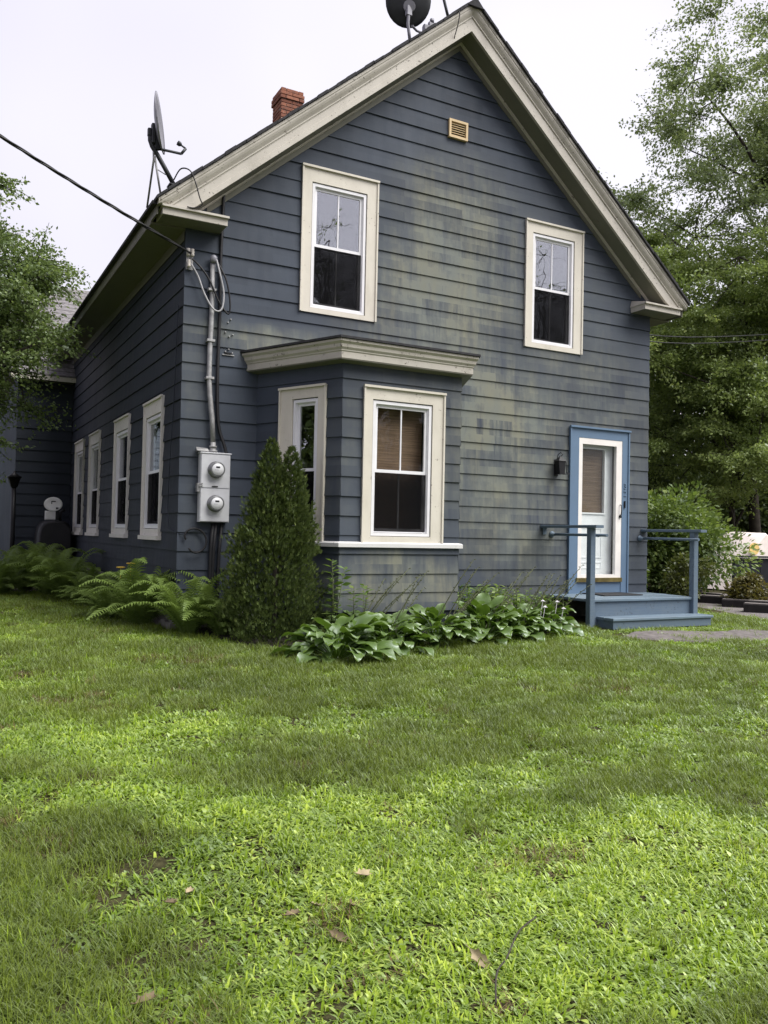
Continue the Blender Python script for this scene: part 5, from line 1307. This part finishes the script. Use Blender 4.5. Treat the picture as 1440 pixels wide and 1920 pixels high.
def lawn_grass():
    rng = np.random.default_rng(5)
    X, Y = [], []
    for (x0, x1, y0, y1, den) in ((-4.2, 2.2, -9.3, -5.6, 780), (-4.6, 5.5, -5.6, -2.6, 520), (-4.6, 9.5, -2.6, .2, 380), (-5.0, -.05, .2, 6.5, 260), (7.4, 10.5, -.0, 2.5, 240), (2.2, 7.5, -8.5, -5.6, 300), (5.5, 11.0, -5.6, -2.6, 260)):
        n = int((x1 - x0) * (y1 - y0) * den); X.append(rng.uniform(x0, x1, n)); Y.append(rng.uniform(y0, y1, n))
    x = np.concatenate(X); y = np.concatenate(Y)
    keep = ~((x > -.12) & (x < 7.45) & (y > -.02))
    keep &= ~((x > .88) & (x < 3.63) & (y > -1.27))
    keep &= ~((x > 5.26) & (x < 7.37) & (y > -1.34))
    edge = np.interp(x, [.0, .15, .5, 1.0, 1.9, 3.0, 4.4, 5.1, 5.25], [.1, -.7, -1.35, -2.05, -1.9, -1.6, -1.4, -.9, -.9]) + .10 * np.sin(x * 5)
    keep &= ~((y > edge) & (x > .0) & (x < 5.25) & (rng.random(len(x)) > .05))
    pth = (x > 5.1) & (x < 8.4) & (y < -1.45 - .09 * (x - 5)) & (y > -2.15 - .12 * (x - 5.5)) & ((y - (-1.75 - .15 * (x - 5))) ** 2 < .12)
    keep &= ~(pth & (rng.random(len(x)) > .06))
    drv = (x > 8.45 + np.clip(-y, -3, 3) * .25) & (y > -3.5)
    keep &= ~(drv & (rng.random(len(x)) > .03))
    x, y = x[keep], y[keep]
    # two species grow in patches: pale broad-bladed grass and fine dark turf
    b = .06 + .30 * vnoise(x, y, 1.1, 1) + .48 * vnoise(x, y, 2.9, 2) + .50 * vnoise(x, y, 6.5, 9) - .20
    for (cx, cy, rx, ry, w) in ((-1.7, -4.25, .8, .45, .4), (-1.6, -5.32, .55, .25, .45), (-1.0, -5.8, .7, .35, .35), (-.45, -5.95, .8, .35, .4), (-.9, -6.5, 1.1, .5, .45), (.2, -6.95, 1.2, .6, .5), (-.6, -7.4, 1.3, .7, .45), (2.05, -5.6, .7, .5, .35), (-.1, -4.5, .6, .3, .3), (-.95, -4.2, .4, .3, .25), (1.0, -7.1, .9, .6, .4),
                                (-2.05, -5.75, .5, .4, -.45), (-1.55, -6.02, .35, .22, -.35), (.95, -6.15, .7, .22, -.5), (1.7, -6.5, .6, .26, -.35), (.6, -5.35, 1.4, .4, -.12), (-2.2, -7.1, .5, .45, -.35), (-.25, -8.05, .5, .3, -.65), (1.0, -3.6, 2.6, .9, -.22), (-1.1, -2.9, 1.4, .6, -.12), (3.4, -3.6, 2.0, 1.2, -.15), (-.3, -6.35, .25, .18, -.4), (-.25, -5.75, .22, .15, -.35), (-.15, -6.85, .2, .14, -.35), (-1.85, -7.0, .45, .3, -.25), (-.7, -5.3, .7, .3, -.3), (-1.1, -5.5, .3, .15, -.3)):
        q = ((x - cx) / rx) ** 2 + ((y - cy) / ry) ** 2
        b += w * np.exp(-q * 1.2)
    dry = vnoise(x, y, 1.9, 4) * .35 + vnoise(x, y, 5.3, 6) * .5
    for (cx, cy, r) in ((.11, -6.09, .16), (-1.91, -5.82, .22), (-2.14, -5.47, .16), (-.43, -7.25, .14), (-.65, -5.25, .18), (-1.63, -3.43, .35), (-.29, -2.15, .5), (-.92, -7.55, .12), (2.9, -4.2, .4), (-1.2, -6.95, .12)):
        dry += .38 * np.exp(-((x - cx) ** 2 + (y - cy) ** 2) / r ** 2)
    bare = vnoise(x, y, 4.3, 12)
    mott = .5 * vnoise(x, y, 8.5, 21) + .5 * vnoise(x, y, 3.7, 22)
    u = rng.random(len(x))
    z = np.array([gz(a, c) for a, c in zip(x, y)])
    isb = b + rng.normal(0, .19, len(x)) > .40
    isd = dry + rng.normal(0, .10, len(x)) > .80
    thin = (bare > .82) & (u > .35)
    far = np.clip((y + 8.5) / 7, 0, 1)
    P = np.stack([x, y, z], 1)
    def go(nm, m, s0, s1, coll, lab, tb):
        m = m & ~thin; k = m.sum()
        tint = np.clip(tb + .50 * (b[m] - .45) + .75 * (mott[m] - .5) + rng.normal(0, .15, k), 0, 1)
        scatter(nm, P[m], rng.uniform(s0, s1, k) * (1 + .25 * far[m]), rng.uniform(0, 6.283, k), tint, coll, lab)
    go('broad_grass', isb & ~isd, .75, 1.35, C_CRAB, 'pale yellow-green broad grass growing in patches over the lawn', .52)
    go('fine_grass', ~isb & ~isd, .65, 1.25, C_FINE, 'fine dark green turf growing between the pale patches', .45)
    go('dry_grass', isd, .7, 1.3, C_DRY, 'thin brown dry grass in small worn spots', .5)
lawn_grass()

# fallen leaves and a twig
def fallen(x, y, s, rz, tilt, mat, label):
    s *= .72; rg = random.Random(int((x + 9) * 1000)); pts = []; n = 14
    for i in range(n):
        a = 2 * math.pi * i / n; r = s * (.55 + .35 * abs(math.cos(a)) + (.16 if i % 2 else -.10)); pts.append((r * math.cos(a), r * .62 * math.sin(a)))
    mb = MB(); z = gz(x, y) + .026; R = Euler((tilt, tilt * .6, rz)).to_matrix()
    up = [R @ Vector((p, q, .95 * s * (abs(q) / s) ** 1.2 + .35 * p * p / s * (1 if p > 0 else .3))) + Vector((x, y, z)) for p, q in pts]
    c = Vector((x, y, z)); k = len(up)
    mb.add([tuple(c)] + [tuple(v) for v in up] + [tuple(c - Vector((0, 0, .002)))] + [tuple(v - Vector((0, 0, .002))) for v in up],
           [(0, 1 + i, 1 + (i + 1) % k) for i in range(k)] + [(k + 1, k + 2 + (i + 1) % k, k + 2 + i) for i in range(k)], True)
    tail = R @ Vector((-s * 1.5, 0, .01)); mb.tube([c + R @ Vector((-s * .8, 0, 0)), c + tail], .0015, 4)
    o = mb.obj('fallen_leaf', mat); tag(o, label, 'leaf', 'fallen leaves on the lawn')
for a in ((-.97, -6.69, .055, .3, .5, 'deadleaf', 'pale tan curled leaf on the grass, topmost of the group at centre'), (-1.12, -6.89, .055, 1.1, .6, 'deadleaf2', 'brown folded leaf below the pale tan leaf'), (-1.24, -6.84, .038, 2.0, .3, 'deadleaf', 'small tan leaf left of the brown folded leaf'),
          (-1.34, -6.86, .045, .2, .2, 'deadleaf2', 'flat brown leaf at the left of the central leaf group'), (-1.25, -7.06, .05, -.7, .7, 'deadleaf2', 'lowest curled leaf of the central group'), (-1.63, -6.54, .04, .9, .3, 'deadleaf', 'tan leaf left of centre, the upper of two'), (-1.71, -6.59, .035, .1, .4, 'deadleaf2', 'small brown leaf left of centre, the lower of two'),
          (-.88, -7.38, .06, -.9, 1.0, 'deadleaf', 'pale leaf standing on edge beside the twig'), (-1.93, -7.17, .05, .4, .2, 'deadleaf2', 'brown leaf at the bottom left of the lawn')):
    fallen(*a)
z_ = gz(-.9, -7.5) + .035
cable_obj('twig', [(-.99, -7.62, z_), (-.90, -7.50, z_ + .012), (-.80, -7.42, z_ + .006), (-.66, -7.30, z_ + .012), (-.52, -7.22, z_ + .002)], .0032, 'twig', 'thin dark twig lying on the lawn near the bottom edge', 'twig')

# ------------------------------------------------------------------ far right: timbers, dark fence, tarp
for i, (x, y, L, rz, lab) in enumerate(((11.2, 3.1, 1.3, 2.0, 'dark landscape timber farthest along the drive'), (10.72, 2.0, 1.0, 2.02, 'second dark timber along the drive behind the bush'), (10.30, 1.05, .9, 2.0, 'third dark timber along the drive under the ochre bush'), (9.98, .15, .9, 2.08, 'dark timber before the nearest one at the right edge'), (9.45, -.72, .9, 2.1, 'nearest dark timber at the right picture edge'))):
    R = Matrix.Translation((x, y, gz(x, y))) @ Matrix.Rotation(rz, 4, 'Z')
    t = thing('landscape_timber', lab, 'timber', (x, y, gz(x, y)), 'timbers edging the drive')
    a = MB().bbox(-L / 2, L / 2, -.09, .09, .0, .15, .015); a.v = [tuple(R @ Vector(v)) for v in a.v]; a.obj('beam', 'tie', t)
    a = MB().bbox(-L / 2 + .01, L / 2 - .01, -.075, .075, .151, .160, .003); a.v = [tuple(R @ Vector(v)) for v in a.v]; a.obj('pale_top', 'tietop', t)  # thin paler slab along the beam's upper face
fn = thing('board_fence', 'low dark navy board fence with flat cap at the right edge', 'fence', (13.8, 2.6, -.5))
A = Vector((13.05, 3.0, 0)); B = Vector((16.5, 1.6, 0)); dv = (B - A).normalized()
FF = Fr(A.x, A.y, dv.x, dv.y)
for i in range(18):
    MB(FF).bbox(i * .2, i * .2 + .19, 0, .025, -.5, .30 + rnd.uniform(-.004, .004), .004).obj('fence_board', 'fence', fn)
MB(FF).bbox(-.06, 3.66, -.05, .08, .31, .35, .006).obj('cap_rail', 'fence', fn)
for u in (0.0, 1.8, 3.5): MB(FF).bbox(u, u + .09, -.10, -.005, -.55, .305, .006).obj('fence_post', 'fence', fn)
tp = thing('tarp_cover', 'pale peaked tarp with a yellow patch above the dark fence', 'tarp', (14.6, 3.6, -.5))
prof = [(14.66 + u * 1.05, -.45 + 1.32 * (1 - abs(u) ** 1.35) + .015 * math.sin(9 * u)) for u in np.linspace(-1, 1, 15)]
mb = MB(); k = len(prof)
for yy, q in ((3.42, .97), (3.45, 1.0), (4.3, 1.02), (5.2, .99)): mb.v += [(14.66 + (x - 14.66) * q, yy, -.45 + (z + .45) * q) for x, z in prof]
for a in range(3):
    for b in range(k - 1): mb.f.append((a * k + b, a * k + b + 1, (a + 1) * k + b + 1, (a + 1) * k + b)); mb.sm.append(True)
mb.f += [tuple(range(k)), tuple(range(4 * k - 1, 3 * k - 1, -1))]; mb.sm += [False, False]
mb.obj('cover', 'tarp', tp)
pt = [(14.22 + .17 * math.cos(a), 3.395, .50 + .14 * math.sin(a)) for a in np.linspace(0, 6.283, 15)[:-1]]
MB().add(pt + [(x, y + .02, z) for x, y, z in pt], [tuple(range(14)), tuple(range(27, 13, -1))] + [(i, i + 14, (i + 1) % 14 + 14, (i + 1) % 14) for i in range(14)]).obj('yellow_patch', 'tarpyellow', tp)

# ------------------------------------------------------------------ far left: lamp post, tank, small white dish, neighbour
lp = thing('lamp_post', 'black lantern on a dark post at the corner of the rear wing', 'lamp post', (-1.13, 8.15, -.5))
MB().tube([(-1.12, 8.15, -.55), (-1.12, 8.15, 1.40)], .045, 10).obj('post', 'black', lp)
MB().lathe((-1.12, 8.15, 1.40), (0, 0, 1), [(0, .04), (.03, .07), (.2, .12), (.21, .15), (.29, .03), (.33, .02), (.335, 0)], 6).obj('lantern', 'black', lp)
tk = thing('oil_tank', 'black oil tank standing in the corner between side wall and rear wing', 'tank', (-.35, 8.0, -.5))
prof = [(.0, .36), (.03, .44), (.5, .47), (.97, .44), (1.0, .36)]
tkb = MB(); sec = []
for k in range(20):
    a = 2 * math.pi * k / 20; sec.append((.30 * math.copysign(abs(math.cos(a)) ** .55, math.cos(a)), .55 * math.copysign(abs(math.sin(a)) ** .55, math.sin(a))))
for (yy, s) in ((7.55, .9), (7.58, 1.0), (8.40, 1.0), (8.43, .9)):
    tkb.v += [(-.40 + p * s, yy, .24 + q * s) for p, q in sec]
for i in range(3):
    for k in range(20): tkb.f.append((i * 20 + k, i * 20 + (k + 1) % 20, (i + 1) * 20 + (k + 1) % 20, (i + 1) * 20 + k)); tkb.sm.append(True)
tkb.f += [tuple(range(20)), tuple(range(79, 59, -1))]; tkb.sm += [False, False]
tkb.obj('shell', 'tank', tk)
for (x, y) in ((-.62, 7.65), (-.18, 7.65), (-.62, 8.3), (-.18, 8.3)): MB().tube([(x, y, -.55), (x, y, -.2)], .025, 8).obj('leg', 'tank', tk)
MB().tube([(-.30, 7.8, .76), (-.30, 7.8, .95), (-.22, 7.8, 1.0)], .03, 8).obj('filler_pipe', 'tank', tk)
wd = thing('small_dish', 'small white oval dish with dark mark on top of the black tank', 'satellite dish', (-.45, 7.7, .79))
reflector(MB(), (-.45, 7.68, 1.10), (-.25, -.95, .12), .17, .02, .82, 24, 4).obj('reflector', 'white', wd)
MB().box(-.49, -.475, 7.625, 7.633, 1.10, 1.16).box(-.475, -.41, 7.63, 7.640, 1.142, 1.162).obj('emblem', 'black', wd)
MB().bbox(-.58, -.40, 7.70, 7.84, .795, .97, .02).obj('base_block', 'white', wd)
MB().bbox(-.385, -.335, 7.66, 7.74, .80, 1.02, .01).bbox(-.40, -.32, 7.65, 7.70, 1.0, 1.04, .01).obj('bracket', 'black', wd)
nb = thing('neighbour_house', 'pale blue neighbouring house with white corner board at far left', 'house', (-4.5, 19, -.5))
NB = Fr(-9, 18, 1, 0)
nbw = MB(NB).box(0, 8.6, -6, 0, -.6, 5.6).obj('wall', 'neighbour', nb)
for k in range(30):
    z = -.5 + k * .2
    MB(NB).add([(0, .004, z + .2), (8.2, .004, z + .2), (8.2, .02, z), (0, .02, z), (0, .0, z), (8.2, .0, z)], [(0, 1, 2, 3), (3, 2, 5, 4)]).obj('siding_board', 'neighbour', nbw)
MB(NB).box(8.21, 8.36, .0, .04, .55, 2.6).obj('corner_board', 'white', nb)
MB(NB).add([(-.4, .5, 5.5), (9, .5, 5.5), (9, -3, 8.5), (-.4, -3, 8.5), (-.4, -6.5, 5.5), (9, -6.5, 5.5)], [(0, 1, 2, 3), (3, 2, 5, 4), (0, 3, 4), (1, 5, 2)]).obj('roof', 'shingle', nb)
MB(NB).box(5.5, 8.45, 1.0, 1.08, .72, .82).box(5.5, 8.45, 1.0, 1.06, .60, .719).obj('deck_rail', 'black', nb)
